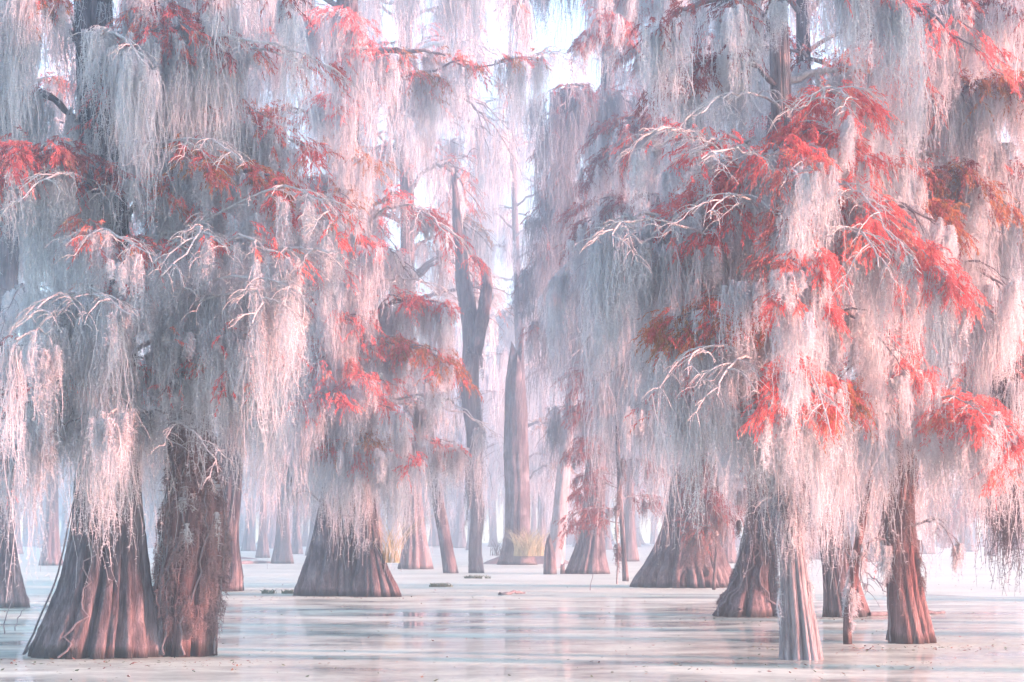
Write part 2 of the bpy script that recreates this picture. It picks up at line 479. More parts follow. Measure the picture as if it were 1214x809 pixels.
    def trunk_moss(self, n, y0, y1, L=0.6, wf=0.14, mat=None, side=None):
        rng = self.rng
        py = y0 + (y1 - y0) * rng.random(n)
        z = CAMH + (HOR - py) / F * self.D
        x, y, zz, r = self.line
        th = rng.random(n) * 2 * math.pi if side is None else side + rng.normal(0, 0.8, n)
        rr = np.interp(z, zz, r) * 1.02 + 0.02
        A = np.stack([np.interp(z, zz, x) + rr * np.cos(th), np.interp(z, zz, y) + rr * np.sin(th) * 0.9, z], -1)
        Ls = np.minimum(L * (0.4 + rng.random(n)), np.maximum(z - 0.15, 0.1))
        k = max(1.0, self.D / 27)
        mm = MB()
        moss(mm, A, Ls, wf * (0.5 + rng.random(n)), rng, R=12, S=7, rw=0.0105 * k ** 0.75, barbs=1.4, bl=0.05 * k ** 0.5)
        mm.build('hanging_moss', mat or MOSS, self.trunk)

    def vines(self, n, y0, y1, r=0.014, mat=None, amp=1.0):
        """thin stems that climb the trunk"""
        rng = self.rng
        for i in range(n):
            z0 = CAMH + (HOR - y0) / F * self.D; z1 = CAMH + (HOR - y1) / F * self.D
            z = np.linspace(max(z0, 0.02), z1 * (0.6 + 0.4 * rng.random()), 18)
            th = rng.random() * 6.28 + np.cumsum(rng.normal(0, 0.10, 18)) * amp
            x, y, zz, rr = self.line
            R = np.interp(z, zz, rr) * 1.04 + 0.02
            mb = MB()
            tube(mb, np.stack([np.interp(z, zz, x) + R * np.cos(th), np.interp(z, zz, y) + R * np.sin(th) * 0.9, z], -1), np.linspace(r, r * 0.5, 18), 5)
            mb.build('vine', mat or TWIG_DARK, self.trunk, smooth=True)

# ------------------------------------------------------------------ camera, light, air
cam_d = bpy.data.cameras.new('camera')
cam = bpy.data.objects.new('camera', cam_d)
COL.objects.link(cam)
cam.location = (0, 0, CAMH)
cam.rotation_euler = (math.radians(90), 0, 0)
cam_d.sensor_width = 36.0
cam_d.lens = F / 1214 * 36
cam_d.shift_y = (HOR - 404.5) / 1214
cam_d.clip_end = 2000
SC.camera = cam

SUN_AZ, SUN_EL = 106.0, 9.5
w = bpy.data.worlds.new('World')
SC.world = w
w.use_nodes = True
nt = w.node_tree
nt.nodes.clear()
wo = nt.nodes.new('ShaderNodeOutputWorld'); bg = nt.nodes.new('ShaderNodeBackground')
sky = nt.nodes.new('ShaderNodeTexSky')
sky.sky_type = 'NISHITA'; sky.sun_disc = False
sky.sun_elevation = math.radians(SUN_EL); sky.sun_rotation = math.radians(SUN_AZ)
sky.air_density = 0.9; sky.dust_density = 0.4; sky.ozone_density = 2.2
bg.inputs['Strength'].default_value = 0.15
hs = nt.nodes.new('ShaderNodeHueSaturation'); hs.inputs['Saturation'].default_value = 0.75      # misty, whitened morning sky
nt.links.new(sky.outputs[0], hs.inputs['Color']); nt.links.new(hs.outputs[0], bg.inputs['Color']); nt.links.new(bg.outputs[0], wo.inputs['Surface'])

sd = bpy.data.lights.new('sun', 'SUN')
sd.energy = 4.3; sd.angle = math.radians(0.6); sd.color = (1.0, 0.36, 0.28)
so = bpy.data.objects.new('sun', sd); COL.objects.link(so)
a, e = math.radians(SUN_AZ), math.radians(SUN_EL)
so.rotation_euler = Vector((math.sin(a) * math.cos(e), math.cos(a) * math.cos(e), math.sin(e))).to_track_quat('Z', 'Y').to_euler()

SC.view_settings.view_transform = 'Standard'
SC.view_settings.look = 'None'
SC.view_settings.exposure = 2.5
SC.view_settings.gamma = 1.0
SC.render.engine = 'CYCLES'
cy = SC.cycles
cy.max_bounces = 8; cy.diffuse_bounces = 5; cy.glossy_bounces = 3; cy.transmission_bounces = 3
cy.volume_bounces = 2; cy.transparent_max_bounces = 4
cy.use_denoising = True
cy.sample_clamp_indirect = 6.0

XR, XL, YN, YF, ZT = 82.0, -82.0, -8.0, 312.0, 36.0


def box_mesh(mb, x0, x1, y0, y1, z0, z1):
    v = [(x, y, z) for z in (z0, z1) for y in (y0, y1) for x in (x0, x1)]
    mb.add(v, None, [(0, 2, 3, 1), (4, 5, 7, 6), (0, 1, 5, 4), (2, 6, 7, 3), (0, 4, 6, 2), (1, 3, 7, 5)])


m, nt, out = new_mat('morning_haze')
pv = nt.nodes.new('ShaderNodeVolumePrincipled')
pv.inputs['Color'].default_value = (0.76, 0.90, 1.0, 1)
pv.inputs['Density'].default_value = 0.0049
pv.inputs['Anisotropy'].default_value = 0.78
nt.links.new(pv.outputs[0], out.inputs['Volume'])
mb = MB(); box_mesh(mb, XL - 1, XR + 1, YN - 1, YF + 1, -1.0, ZT)
haze = mb.build('haze', m); tag(haze, kind='stuff')

# ------------------------------------------------------------------ water with duckweed
m, nt, out = new_mat('swamp_water')
L = nt.links.new
geo = N(nt, 'ShaderNodeNewGeometry')
sx = N(nt, 'ShaderNodeSeparateXYZ'); L(geo.outputs['Position'], sx.inputs[0])
mp = N(nt, 'ShaderNodeMapping'); mp.inputs['Scale'].default_value = (0.38, 0.5, 1)
L(geo.outputs['Position'], mp.inputs['Vector'])
nz = N(nt, 'ShaderNodeTexNoise', Scale=1.0, Detail=7.0, Roughness=0.62, Distortion=0.3)
L(mp.outputs[0], nz.inputs['Vector'])
# share of weed by distance from the bank: scum near, open lane, then a closed weed cover
lane = ramp(nt, [(0.0, (0.54,) * 3), (0.055, (0.50,) * 3), (0.075, (0.475,) * 3), (0.105, (0.45,) * 3), (0.125, (0.58,) * 3), (0.15, (0.80,) * 3), (1.0, (0.85,) * 3)])
dv = N(nt, 'ShaderNodeMath', operation='DIVIDE'); L(sx.outputs['Y'], dv.inputs[0]); dv.inputs[1].default_value = 400.0
L(dv.outputs[0], lane.inputs['Fac'])
th = N(nt, 'ShaderNodeMath', operation='SUBTRACT'); th.inputs[0].default_value = 1.0; L(lane.outputs['Color'], th.inputs[1])
df = N(nt, 'ShaderNodeMath', operation='SUBTRACT'); L(nz.outputs['Fac'], df.inputs[0]); L(th.outputs[0], df.inputs[1])
ms = N(nt, 'ShaderNodeMath', operation='MULTIPLY_ADD', use_clamp=True); L(df.outputs[0], ms.inputs[0]); ms.inputs[1].default_value = 3.0; ms.inputs[2].default_value = 0.68
# weed colour: fine grain of fronds
ng = N(nt, 'ShaderNodeTexNoise', Scale=9.0, Detail=4.0); L(geo.outputs['Position'], ng.inputs['Vector'])
nb = N(nt, 'ShaderNodeTexNoise', Scale=0.25, Detail=3.0); L(geo.outputs['Position'], nb.inputs['Vector'])
mxn = N(nt, 'ShaderNodeMath', operation='MULTIPLY_ADD'); L(ng.outputs['Fac'], mxn.inputs[0]); mxn.inputs[1].default_value = 0.5
hb = N(nt, 'ShaderNodeMath', operation='MULTIPLY'); L(nb.outputs['Fac'], hb.inputs[0]); hb.inputs[1].default_value = 0.5
L(hb.outputs[0], mxn.inputs[2])
wc = ramp(nt, [(0.3, (0.37, 0.45, 0.36)), (0.5, (0.52, 0.62, 0.51)), (0.7, (0.62, 0.72, 0.60))])
L(mxn.outputs[0], wc.inputs['Fac'])
weed = N(nt, 'ShaderNodeBsdfPrincipled', Roughness=0.6); weed.inputs['Specular IOR Level'].default_value = 0.3
L(wc.outputs['Color'], weed.inputs['Base Color'])
wb = N(nt, 'ShaderNodeBump', Strength=0.5, Distance=0.02); L(ng.outputs['Fac'], wb.inputs['Height']); L(wb.outputs[0], weed.inputs['Normal'])
wat = N(nt, 'ShaderNodeBsdfPrincipled', Roughness=0.03)
wat.inputs['Base Color'].default_value = (0.05, 0.055, 0.05, 1); wat.inputs['IOR'].default_value = 1.33
mp2 = N(nt, 'ShaderNodeMapping'); mp2.inputs['Scale'].default_value = (0.8, 2.4, 1); L(geo.outputs['Position'], mp2.inputs['Vector'])
nr = N(nt, 'ShaderNodeTexNoise', Scale=1.0, Detail=3.0); L(mp2.outputs[0], nr.inputs['Vector'])
rb = N(nt, 'ShaderNodeBump', Strength=0.12, Distance=0.03); L(nr.outputs['Fac'], rb.inputs['Height']); L(rb.outputs[0], wat.inputs['Normal'])
mix = N(nt, 'ShaderNodeMixShader'); L(ms.outputs[0], mix.inputs[0]); L(wat.outputs[0], mix.inputs[1]); L(weed.outputs[0], mix.inputs[2])
L(mix.outputs[0], out.inputs['Surface'])
mb = MB(); mb.add([(XL, YN, 0), (XR, YN, 0), (XR, YF, 0), (XL, YF, 0)], None, [(0, 1, 2, 3)])
tag(mb.build('water', m), kind='structure')

# ------------------------------------------------------------------ near trees
G = {}
T1 = Tree('huge flared cypress at the left with wide fluted grey base and sunlit ribs', 'tree', 26.0,
          [(112, 778, 80), (118, 735, 66), (124, 690, 52), (127, 640, 44), (128, 590, 38), (131, 520, 33), (134, 440, 29), (128, 300, 26), (116, 120, 24), (106, -60, 21), (100, -300, 14)],
          3, ribs=13, rib_amp=0.15)
T1.limb((125, 300), (55, 212), (-40, 235), -1.2, 0.05, 8, 0.9, (7, 1.3), ('coral+rust', 26))
T1.limb((125, 290), (215, 205), (335, 220), -1.8, 0.055, 10, 0.9, (7, 1.3), ('rust+coral+olive', 34))
T1.limb((125, 280), (90, 195), (20, 185), -2.2, 0.045, 7, 0.8, (6, 1.0), ('coral+maroon', 30))
T1.limb((118, 325), (112, 276), (180, 305), -3.0, 0.03, 6, 0.55, (7, 1.0), ('rust', 8), True)
T1.limb((132, 400), (82, 351), (22, 388), -3.0, 0.035, 6, 0.6, (12, 1.9), None, True)
T1.limb((132, 395), (110, 352), (150, 372), -3.3, 0.03, 4, 0.5, (12, 1.6), None, True)
T1.limb((140, 350), (295, 236), (395, 275), -3.0, 0.045, 10, 0.85, (7, 1.3), ('coral', 4), True)
T1.limb((140, 370), (215, 285), (330, 300), -3.6, 0.04, 9, 0.7, (7, 1.4), ('coral', 3), True)
T1.limb((140, 420), (255, 338), (355, 355), -3.2, 0.04, 8, 0.7, (9, 1.9), None, True)
T1.limb((138, 440), (210, 395), (300, 400), -2.4, 0.04, 7, 0.7, (9, 0.9), ('coral', 3), True)
T1.limb((134, 450), (60, 410), (-30, 430), -1.5, 0.05, 7, 0.8, (9, 1.6), ('rust', 4))
T1.limb((134, 470), (190, 440), (265, 455), -2.0, 0.04, 6, 0.6, (8, 0.5), ('coral', 5))
T1.limb((134, 490), (75, 465), (30, 480), -2.5, 0.04, 6, 0.6, (9, 1.4), None)
T1.limb((116, 120), (60, 15), (-30, 40), -1.0, 0.05, 8, 0.9, (9, 2.0), ('olive+rust', 14))
T1.limb((114, 60), (135, 38), (172, 78), -2.4, 0.035, 5, 0.5, (9, 1.3), None, True)
T1.limb((112, 20), (190, -40), (330, -10), -1.0, 0.06, 10, 0.9, (9, 2.1), ('maroon', 6))
T1.limb((108, -20), (180, 5), (225, 40), -1.5, 0.04, 7, 0.7, (8, 1.6), ('maroon+rust', 20))
T1.limb((108, -40), (10, -60), (-60, -20), -1.5, 0.05, 8, 0.9, (9, 2.2), None)
T1.limb((118, 160), (220, 120), (300, 130), -0.6, 0.045, 8, 0.8, (9, 1.7), ('rust', 5))
T1.limb((118, 170), (40, 110), (-30, 130), -0.3, 0.045, 8, 0.8, (9, 1.7), ('rust', 4))
for px_, py_ in ((70, 370), (100, 420), (165, 350), (140, 480), (45, 460), (85, 500), (20, 400), (330, 430), (290, 380)):
    T1.limb((134, py_ + 20), (0.5 * (px_ + 134), py_ - 8), (px_, py_ + 4), -2.2 - 1.6 * T1.rng.random(), 0.03, 4, 0.5, (9, 1.2), ('coral', 5) if px_ % 3 == 0 else None, px_ % 2 == 0)
T1.fill(9, 500, 60, 1.9, (8, 1.4), (('coral', 10), ('rust', 12), ('maroon', 14)), 0.35, front=0.3)
T1.trunk_moss(70, 560, -20, 0.9)
T1.vines(4, 776, 560, 0.016)

T1b = Tree('mossy shaggy column of a cypress fused against the right side of the huge flared cypress', 'tree', 25.7,
           [(214, 777, 36), (217, 735, 34), (220, 690, 37), (225, 640, 37), (227, 590, 32), (224, 540, 24), (222, 490, 17), (224, 420, 14), (228, 320, 12), (232, 200, 10), (236, 40, 8), (238, -150, 5)],
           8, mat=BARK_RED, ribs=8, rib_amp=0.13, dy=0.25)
T1b.trunk_moss(300, 740, 420, 0.5, 0.2, MOSS_BROWN)
T1b.trunk_moss(50, 640, 430, 0.5, 0.12)
T1b.vines(8, 776, 480, 0.017)
T1b.limb((222, 492), (200, 488), (168, 490), -1.0, 0.03, 3, 0.5, (5, 0.9))
T1b.limb((224, 440), (268, 395), (318, 420), -1.0, 0.035, 6, 0.6, (8, 1.2), ('coral', 6))
T1b.limb((228, 330), (280, 290), (330, 320), 0.5, 0.035, 6, 0.7, (9, 1.7), ('coral', 6))
T1b.limb((232, 200), (280, 150), (370, 180), -0.6, 0.035, 8, 0.8, (6, 1.2), ('coral+rust', 12), True)
T1b.limb((236, 60), (270, 48), (395, 84), -1.0, 0.03, 9, 0.6, (3, 0.9), ('rust', 5), True)
T1b.fill(6, 330, 40, 1.5, (8, 1.5), (('coral', 8), ('rust', 10)), 0.4, front=0.2)

T2 = Tree('dark flared cypress cut by the left picture edge, behind the huge one', 'tree', 43.0,
          [(-8, 720, 42), (-4, 680, 28), (-2, 640, 19), (0, 580, 16), (4, 480, 14), (8, 300, 13), (14, 100, 11), (18, -150, 8)], 12, ribs=9)
T2.fill(16, 590, -60, 3.2, (5, 2.0), (('coral', 8), ('rust', 10)), 0.45, front=0.3, wf=0.2, nsub=6, sub=1.2)
T3 = Tree('leaning cypress whose domed base shows right behind the mossy column', 'tree', 55.0,
          [(244, 700, 46), (248, 680, 41), (252, 660, 33), (258, 640, 25), (266, 610, 18), (274, 540, 15), (280, 400, 13), (284, 250, 12), (292, 90, 10), (302, -80, 9), (310, -260, 6)], 15, ribs=12)
T3.fill(20, 560, -60, 4.2, (4.5, 2.6), (('coral', 6), ('rust', 8), ('olive', 8)), 0.5, front=0.2, wf=0.26, nsub=7, sub=1.6)

T4 = Tree('broad ribbed cypress left of the open lane, ringed by pale duckweed', 'tree', 51.0,
          [(405, 706, 56), (404, 690, 50), (404, 670, 43), (404, 640, 33), (405, 600, 26), (407, 560, 22), (409, 480, 18), (410, 360, 15), (411, 200, 14), (411, 60, 13), (412, -100, 11), (412, -250, 8)],
          21, ribs=15, rib_amp=0.13)
T4.limb((410, 265), (465, 240), (545, 285), -1.5, 0.07, 7, 1.4, (3, 1.3), ('coral', 9), True)
T4.limb((411, 400), (465, 358), (530, 362), -2, 0.07, 8, 1.3, (6, 2.0), ('coral', 10))
T4.limb((411, 435), (470, 408), (532, 435), -3, 0.06, 8, 1.0, (4, 1.6), ('coral+olive', 24))
T4.limb((411, 470), (350, 425), (285, 440), -3, 0.07, 8, 1.3, (6, 2.2), ('coral', 8))
T4.limb((411, 350), (340, 300), (260, 330), -2, 0.07, 8, 1.4, (5, 2.2), ('coral', 8), True)
T4.limb((412, 70), (465, 61), (528, 62), -1, 0.12, 3, 0.9, (2, 2.0), ('olive', 4))
T4.limb((412, 95), (470, 90), (640, 70), -1, 0.06, 9, 1.4, (4, 2.8), ('olive+coral', 9))
T4.limb((410, 500), (480, 478), (578, 500), -2, 0.05, 5, 0.8, (4, 1.6), None, True)
T4.limb((411, 210), (375, 138), (290, 150), -1.5, 0.07, 8, 1.2, (5, 2.4), ('olive+coral', 16))
T4.limb((412, 20), (330, -30), (260, 0), 0, 0.08, 8, 1.5, (6, 3.4), ('rust', 4))
T4.limb((412, -20), (480, -60), (600, -20), 0, 0.08, 9, 1.5, (6, 3.2), ('coral', 3))
T4.limb((408, 540), (480, 520), (545, 530), -1, 0.05, 6, 1.0, (7, 1.8), ('coral', 4))
T4.limb((406, 560), (370, 540), (345, 575), -1, 0.06, 3, 0.6, (2, 0.8))
T4.limb((408, 590), (385, 598), (360, 572), -1.6, 0.05, 2, 0.5, (0, 0))
for px_, py_ in ((370, 430), (395, 470), (430, 450), (455, 480), (380, 520), (410, 530), (440, 525), (470, 540), (350, 480), (410, 380), (390, 320), (430, 290), (400, 230), (420, 180), (390, 120), (430, 60), (405, 20)):
    T4.limb((409, py_ + 8), (0.5 * (px_ + 409), py_ - 6), (px_, py_ + 2), -3.0 - 1.5 * T4.rng.random(), 0.045, 5, 0.9, (8, 2.0), ('coral', 9) if px_ % 4 else ('olive', 9), px_ % 3 == 0, wf=0.24)
T4.fill(9, 540, 200, 2.0, (6, 2.3), (('coral', 7), ('rust', 8)), 0.5, front=0.4, wf=0.24, nsub=6, sub=1.3)
T4.trunk_moss(60, 600, 200, 1.5, 0.24)
T4b = Tree('smaller gnarled trunk with root spurs pressed against the broad ribbed cypress', 'tree', 50.2,
           [(447, 708, 33), (446, 694, 28), (443, 675, 20), (440, 650, 15), (437, 610, 11), (434, 560, 8), (432, 500, 6)], 23, ribs=12, rib_amp=0.22, zflare=1.2)
T4b.trunk_moss(30, 640, 500, 1.3, 0.2)

T5 = Tree('slim leaning trunk, the left one of a close pair by the lane', 'tree', 79.0,
          [(535, 681, 9), (531, 660, 7.5), (526, 630, 7), (518, 590, 7), (512, 550, 6), (508, 500, 5), (506, 430, 4)], 27, ribs=6, rib_amp=0.1, seg=40, rows=40)
T5.fill(2, 540, 440, 1.0, (3, 1.8), None, 0, wf=0.3, nsub=4, sub=1.2)
T5.trunk_moss(25, 600, 450, 2.2, 0.35)
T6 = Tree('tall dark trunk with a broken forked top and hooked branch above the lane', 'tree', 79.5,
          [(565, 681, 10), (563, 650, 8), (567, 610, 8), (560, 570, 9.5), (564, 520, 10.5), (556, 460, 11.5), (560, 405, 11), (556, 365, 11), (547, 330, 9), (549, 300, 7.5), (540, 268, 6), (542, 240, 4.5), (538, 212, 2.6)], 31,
          mat=BARK_FAR, ribs=6, rib_amp=0.12, seg=40, rows=60, broken=0.4)  # paler far bark adds a haze fade to this trunk by colour
mb = MB()
hk = [P(562, 420, 79.3), P(569, 390, 79.2), P(574, 365, 79), P(577, 340, 79), P(576, 322, 79), P(570, 312, 79), P(561, 306, 79)]
hk = np.array([np.interp(np.linspace(0, 6, 22), np.arange(7), np.array(hk)[:, i]) for i in range(3)]).T
tube(mb, hk, np.interp(np.linspace(0, 1, 22), [0, 0.5, 1], [0.30, 0.24, 0.07]), 10, 0.05)
mb.build('limb', BARK, T6.root, smooth=True)
T6.trunk_moss(24, 600, 330, 2.6, 0.35, MOSS_BLUE)

T7 = Tree('tall broken snag with a jagged top in the middle of the lane', 'dead tree', 100.0,
          [(614, 668, 22), (613, 655, 17), (614, 630, 14), (614, 590, 14), (612, 540, 14), (612, 490, 13), (611, 455, 11.5), (612, 432, 9), (613, 415, 6.5)], 33,
          name='tree_snag', ribs=7, rib_amp=0.2, seg=48, rows=60, broken=1.0, zflare=1.5)
T8 = Tree('pale leaning trunk right of the broken snag', 'tree', 92.0,
          [(656, 672, 13), (660, 650, 10), (664, 610, 9), (668, 560, 8), (674, 500, 7), (680, 440, 6.5), (690, 360, 6), (700, 260, 5), (708, 120, 4)], 35,
          mat=BARK_PALE, ribs=6, rib_amp=0.1, seg=40, rows=50)
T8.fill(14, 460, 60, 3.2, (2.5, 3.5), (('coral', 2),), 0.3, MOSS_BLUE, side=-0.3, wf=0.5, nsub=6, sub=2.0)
st = Tree('short pointed stump standing in the duckweed between snag and shrubby shore', 'stump', 77.0,
          [(652, 682, 8), (652, 672, 7.3), (652, 660, 6.8), (651, 648, 5), (650, 638, 1.8)], 36, name='tree_stump', ribs=5, rib_amp=0.12, seg=32, rows=24, broken=0.2)
st2 = Tree('tiny dark post stump in the duckweed beside the pointed stump', 'stump', 77.5,
           [(667, 681, 2.8), (667, 674, 2.4), (667, 669, 2.2)], 38, name='tree_stump', ribs=4, rib_amp=0.1, seg=20, rows=10, broken=0.06)

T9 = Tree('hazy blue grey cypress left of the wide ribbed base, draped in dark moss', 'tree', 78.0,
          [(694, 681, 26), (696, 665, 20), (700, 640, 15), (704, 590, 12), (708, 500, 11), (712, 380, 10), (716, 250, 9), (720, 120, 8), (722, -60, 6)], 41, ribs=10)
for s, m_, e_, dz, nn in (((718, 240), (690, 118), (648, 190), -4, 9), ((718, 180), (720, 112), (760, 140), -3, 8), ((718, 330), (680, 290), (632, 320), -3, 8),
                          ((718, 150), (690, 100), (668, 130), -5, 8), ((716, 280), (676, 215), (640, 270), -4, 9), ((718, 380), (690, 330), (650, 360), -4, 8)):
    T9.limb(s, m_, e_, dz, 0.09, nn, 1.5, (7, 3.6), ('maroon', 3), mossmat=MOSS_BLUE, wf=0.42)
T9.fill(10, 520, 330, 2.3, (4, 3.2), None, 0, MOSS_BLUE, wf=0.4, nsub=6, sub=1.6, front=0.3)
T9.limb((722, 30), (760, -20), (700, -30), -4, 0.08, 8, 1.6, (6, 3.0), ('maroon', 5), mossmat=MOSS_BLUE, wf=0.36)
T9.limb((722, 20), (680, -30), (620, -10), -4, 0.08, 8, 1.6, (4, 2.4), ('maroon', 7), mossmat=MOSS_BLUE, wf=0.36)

T10 = Tree('wide ribbed cypress base right of centre under long pale moss', 'tree', 59.0,
           [(812, 697, 64), (812, 685, 58), (814, 665, 46), (816, 640, 34), (818, 600, 25), (820, 540, 20), (822, 440, 18), (824, 300, 16), (826, 120, 14), (828, -80, 11), (828, -200, 8)], 44, ribs=19, rib_amp=0.16)
T10.limb((824, 200), (780, 60), (700, 40), -3, 0.09, 11, 1.6, (4, 1.8), ('rust+maroon', 26))
T10.limb((826, 120), (790, 20), (720, -20), -2, 0.09, 11, 1.6, (5, 2.0), ('rust+maroon', 24))
T10.limb((824, 260), (780, 160), (720, 190), -3, 0.08, 10, 1.5, (6, 2.6), ('maroon', 16))
T10.limb((824, 330), (770, 230), (700, 270), -3, 0.08, 10, 1.5, (6, 2.8), ('maroon', 14))
T10.limb((826, 60), (860, -40), (930, -10), -2, 0.08, 10, 1.6, (6, 2.8), ('maroon', 10))
T10.limb((826, 160), (860, 60), (930, 100), -2, 0.08, 10, 1.6, (6, 3.0), ('maroon', 6))
T10.fill(20, 560, 40, 4.2, (5, 3.0), (('maroon', 12), ('rust', 8)), 0.35, front=0.4, wf=0.3, nsub=7, sub=1.5)
for m_, e_ in (((775, 340), (715, 385)), ((780, 400), (735, 440)), ((800, 380), (770, 430)), ((800, 440), (775, 480)), ((840, 400), (870, 450)), ((760, 290), (722, 330))):
    T10.limb((822, e_[1] + 10), m_, e_, -3.5, 0.07, 8, 1.3, (8, 3.0), None, wf=0.3)
T10.trunk_moss(50, 640, 300, 2.0, 0.3)

T11 = Tree('leaning trunk behind the thin front trunk', 'tree', 38.0,
           [(1000, 730, 26), (996, 712, 20), (990, 680, 15), (982, 630, 13), (974, 580, 12), (966, 500, 11), (960, 380, 10), (956, 220, 9), (952, 40, 8), (950, -120, 6)], 47, ribs=7, rib_amp=0.14)
T11.limb((958, 300), (900, 220), (840, 250), -2, 0.06, 9, 1.1, (6, 1.8), ('coral', 10))
T11.limb((954, 120), (900, 40), (830, 60), -1, 0.06, 9, 1.1, (7, 2.2), ('maroon+coral', 10))
T11.limb((954, 140), (1020, 60), (1090, 80), -1, 0.06, 9, 1.1, (7, 2.2), ('coral', 6))
T11.limb((952, 30), (1030, -50), (1110, -20), -1, 0.06, 9, 1.1, (7, 2.4), None)
T11.limb((952, 20), (880, -50), (800, -30), -1, 0.06, 9, 1.1, (7, 2.4), None)
T11.limb((980, 640), (1020, 672), (1050, 700), -1.5, 0.03, 3, 0.5, (1, 0.5))
T11.fill(22, 580, 60, 2.7, (6, 1.9), (('coral', 8), ('rust', 8), ('maroon', 10)), 0.4, front=0.3, wf=0.2, nsub=6, sub=1.1)
T11b = Tree('second leaning trunk crossing behind the thin front trunk', 'tree', 38.6,
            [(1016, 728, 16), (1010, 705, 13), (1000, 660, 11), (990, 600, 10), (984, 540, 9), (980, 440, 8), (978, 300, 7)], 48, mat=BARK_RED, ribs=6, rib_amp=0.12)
Tm = Tree('shaggy fluted stump base wrapped in vines and twigs, behind the slim pale front trunk', 'tree', 38.4,
          [(888, 731, 44), (889, 718, 38), (892, 695, 28), (897, 665, 21), (901, 625, 16), (904, 570, 12), (906, 500, 9), (907, 430, 6)], 49, ribs=9, rib_amp=0.18, zflare=1.0)
Tm.trunk_moss(90, 715, 450, 0.9, 0.2, MOSS_BROWN)
Tm.trunk_moss(40, 680, 450, 0.9, 0.2)
Tm.vines(16, 731, 560, 0.02, None, 1.8)
Tm.fill(6, 640, 480, 1.0, (5, 1.0), (('rust', 8),), 0.4, MOSS_BROWN)
T11b.trunk_moss(30, 620, 400, 1.0, 0.2)

T12 = Tree('slim pale front trunk with lichen, closest to the viewer on the right', 'tree', 25.2,
           [(950, 781, 26), (949, 770, 24), (946, 735, 21), (942, 690, 16), (938, 640, 13), (936, 580, 14), (935, 500, 16), (934, 400, 15), (930, 280, 13), (926, 120, 12), (920, -60, 10), (915, -300, 6)], 52,
           mat=BARK_PALE, ribs=7, rib_amp=0.13, zflare=0.8)
T12.limb((930, 330), (800, 272), (722, 300), -1.2, 0.05, 9, 0.7, (10, 1.7), None, True)
T12.limb((930, 345), (780, 262), (735, 275), -1.6, 0.035, 9, 0.5, (8, 1.6), None, True)
T12.limb((930, 300), (850, 240), (790, 270), -1.0, 0.04, 8, 0.7, (7, 1.5), ('coral', 12), True)
T12.limb((930, 300), (880, 255), (830, 290), -1.4, 0.04, 8, 0.6, (6, 1.5), ('coral', 16), True)
T12.limb((929, 260), (850, 176), (784, 153), -1.6, 0.045, 12, 0.7, (2, 0.8), ('coral', 3), True)
T12.limb((929, 250), (880, 168), (815, 190), -2.0, 0.035, 9, 0.6, (2, 0.8), ('coral', 5), True)
T12.limb((929, 240), (905, 200), (850, 215), -1.0, 0.04, 9, 0.7, (5, 1.1), ('coral', 26))
T12.limb((929, 260), (990, 225), (1058, 285), -1.6, 0.045, 11, 0.7, (5, 1.0), ('coral', 26), True)
T12.limb((928, 190), (965, 122), (1012, 118), -1.2, 0.035, 9, 0.6, (4, 0.9), ('coral', 30), True)
T12.limb((928, 210), (950, 160), (990, 165), -1.5, 0.035, 8, 0.6, (5, 1.0), ('coral', 30))
T12.limb((930, 300), (960, 240), (1030, 250), -1.2, 0.035, 8, 0.6, (5, 1.2), ('coral', 22))
T12.limb((932, 340), (1030, 282), (1145, 350), -1.5, 0.04, 11, 0.55, (4, 1.3), ('coral', 44), True)
T12.limb((932, 420), (865, 358), (800, 402), -1.8, 0.035, 12, 0.5, (8, 1.3), ('olive+coral+olive', 75))
T12.limb((933, 430), (890, 375), (850, 400), -2.0, 0.03, 8, 0.4, (8, 1.4), ('coral+olive', 70))
T12.limb((934, 450), (890, 425), (830, 460), -1.2, 0.045, 8, 0.6, (9, 1.4), ('coral', 2), True)
T12.limb((935, 480), (890, 460), (845, 495), -0.6, 0.04, 7, 0.5, (9, 1.0), None)
T12.limb((935, 500), (910, 480), (880, 490), -1.2, 0.035, 5, 0.5, (9, 1.0), None)
T12.limb((928, 60), (880, 0), (800, 20), -1.0, 0.045, 9, 0.8, (8, 1.8), ('maroon', 8))
T12.limb((924, 20), (990, -40), (1060, -10), -1.0, 0.045, 9, 0.8, (8, 1.8), ('coral', 6))
T12.limb((926, 110), (870, 70), (800, 95), -0.5, 0.04, 8, 0.8, (8, 1.6), ('maroon', 16))
T12.fill(7, 480, 100, 1.6, (8, 1.4), (('coral', 14), ('rust', 10)), 0.4, front=0.2)
T12.trunk_moss(90, 600, 120, 1.0, 0.16, MOSS_BLUE)
T12.trunk_moss(50, 700, 480, 0.7, 0.12)

T13 = Tree('dark trunk on the right with a sunlit red right flank', 'tree', 29.0,
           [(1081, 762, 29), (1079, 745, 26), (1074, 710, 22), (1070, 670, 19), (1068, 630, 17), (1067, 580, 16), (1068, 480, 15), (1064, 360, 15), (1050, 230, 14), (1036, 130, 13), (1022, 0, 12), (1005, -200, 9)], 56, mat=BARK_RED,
           ribs=8, rib_amp=0.14, zflare=1.0)
T13.limb((1068, 490), (1010, 458), (965, 480), -5.6, 0.035, 11, 0.5, (7, 1.2), ('coral+olive', 80))
T13.limb((1068, 500), (1130, 474), (1205, 530), -3.4, 0.045, 12, 0.6, (8, 1.3), ('coral', 62), True)
T13.limb((1068, 505), (1110, 478), (1160, 500), -3.8, 0.03, 8, 0.5, (7, 1.2), ('coral', 50), True)
T13.limb((1034, 130), (970, 72), (875, 58), -0.6, 0.045, 9, 0.8, (4, 1.3), ('maroon', 4))
T13.limb((1052, 290), (1110, 215), (1175, 235), -0.6, 0.05, 12, 0.7, (5, 1.2), ('maroon+olive', 56))
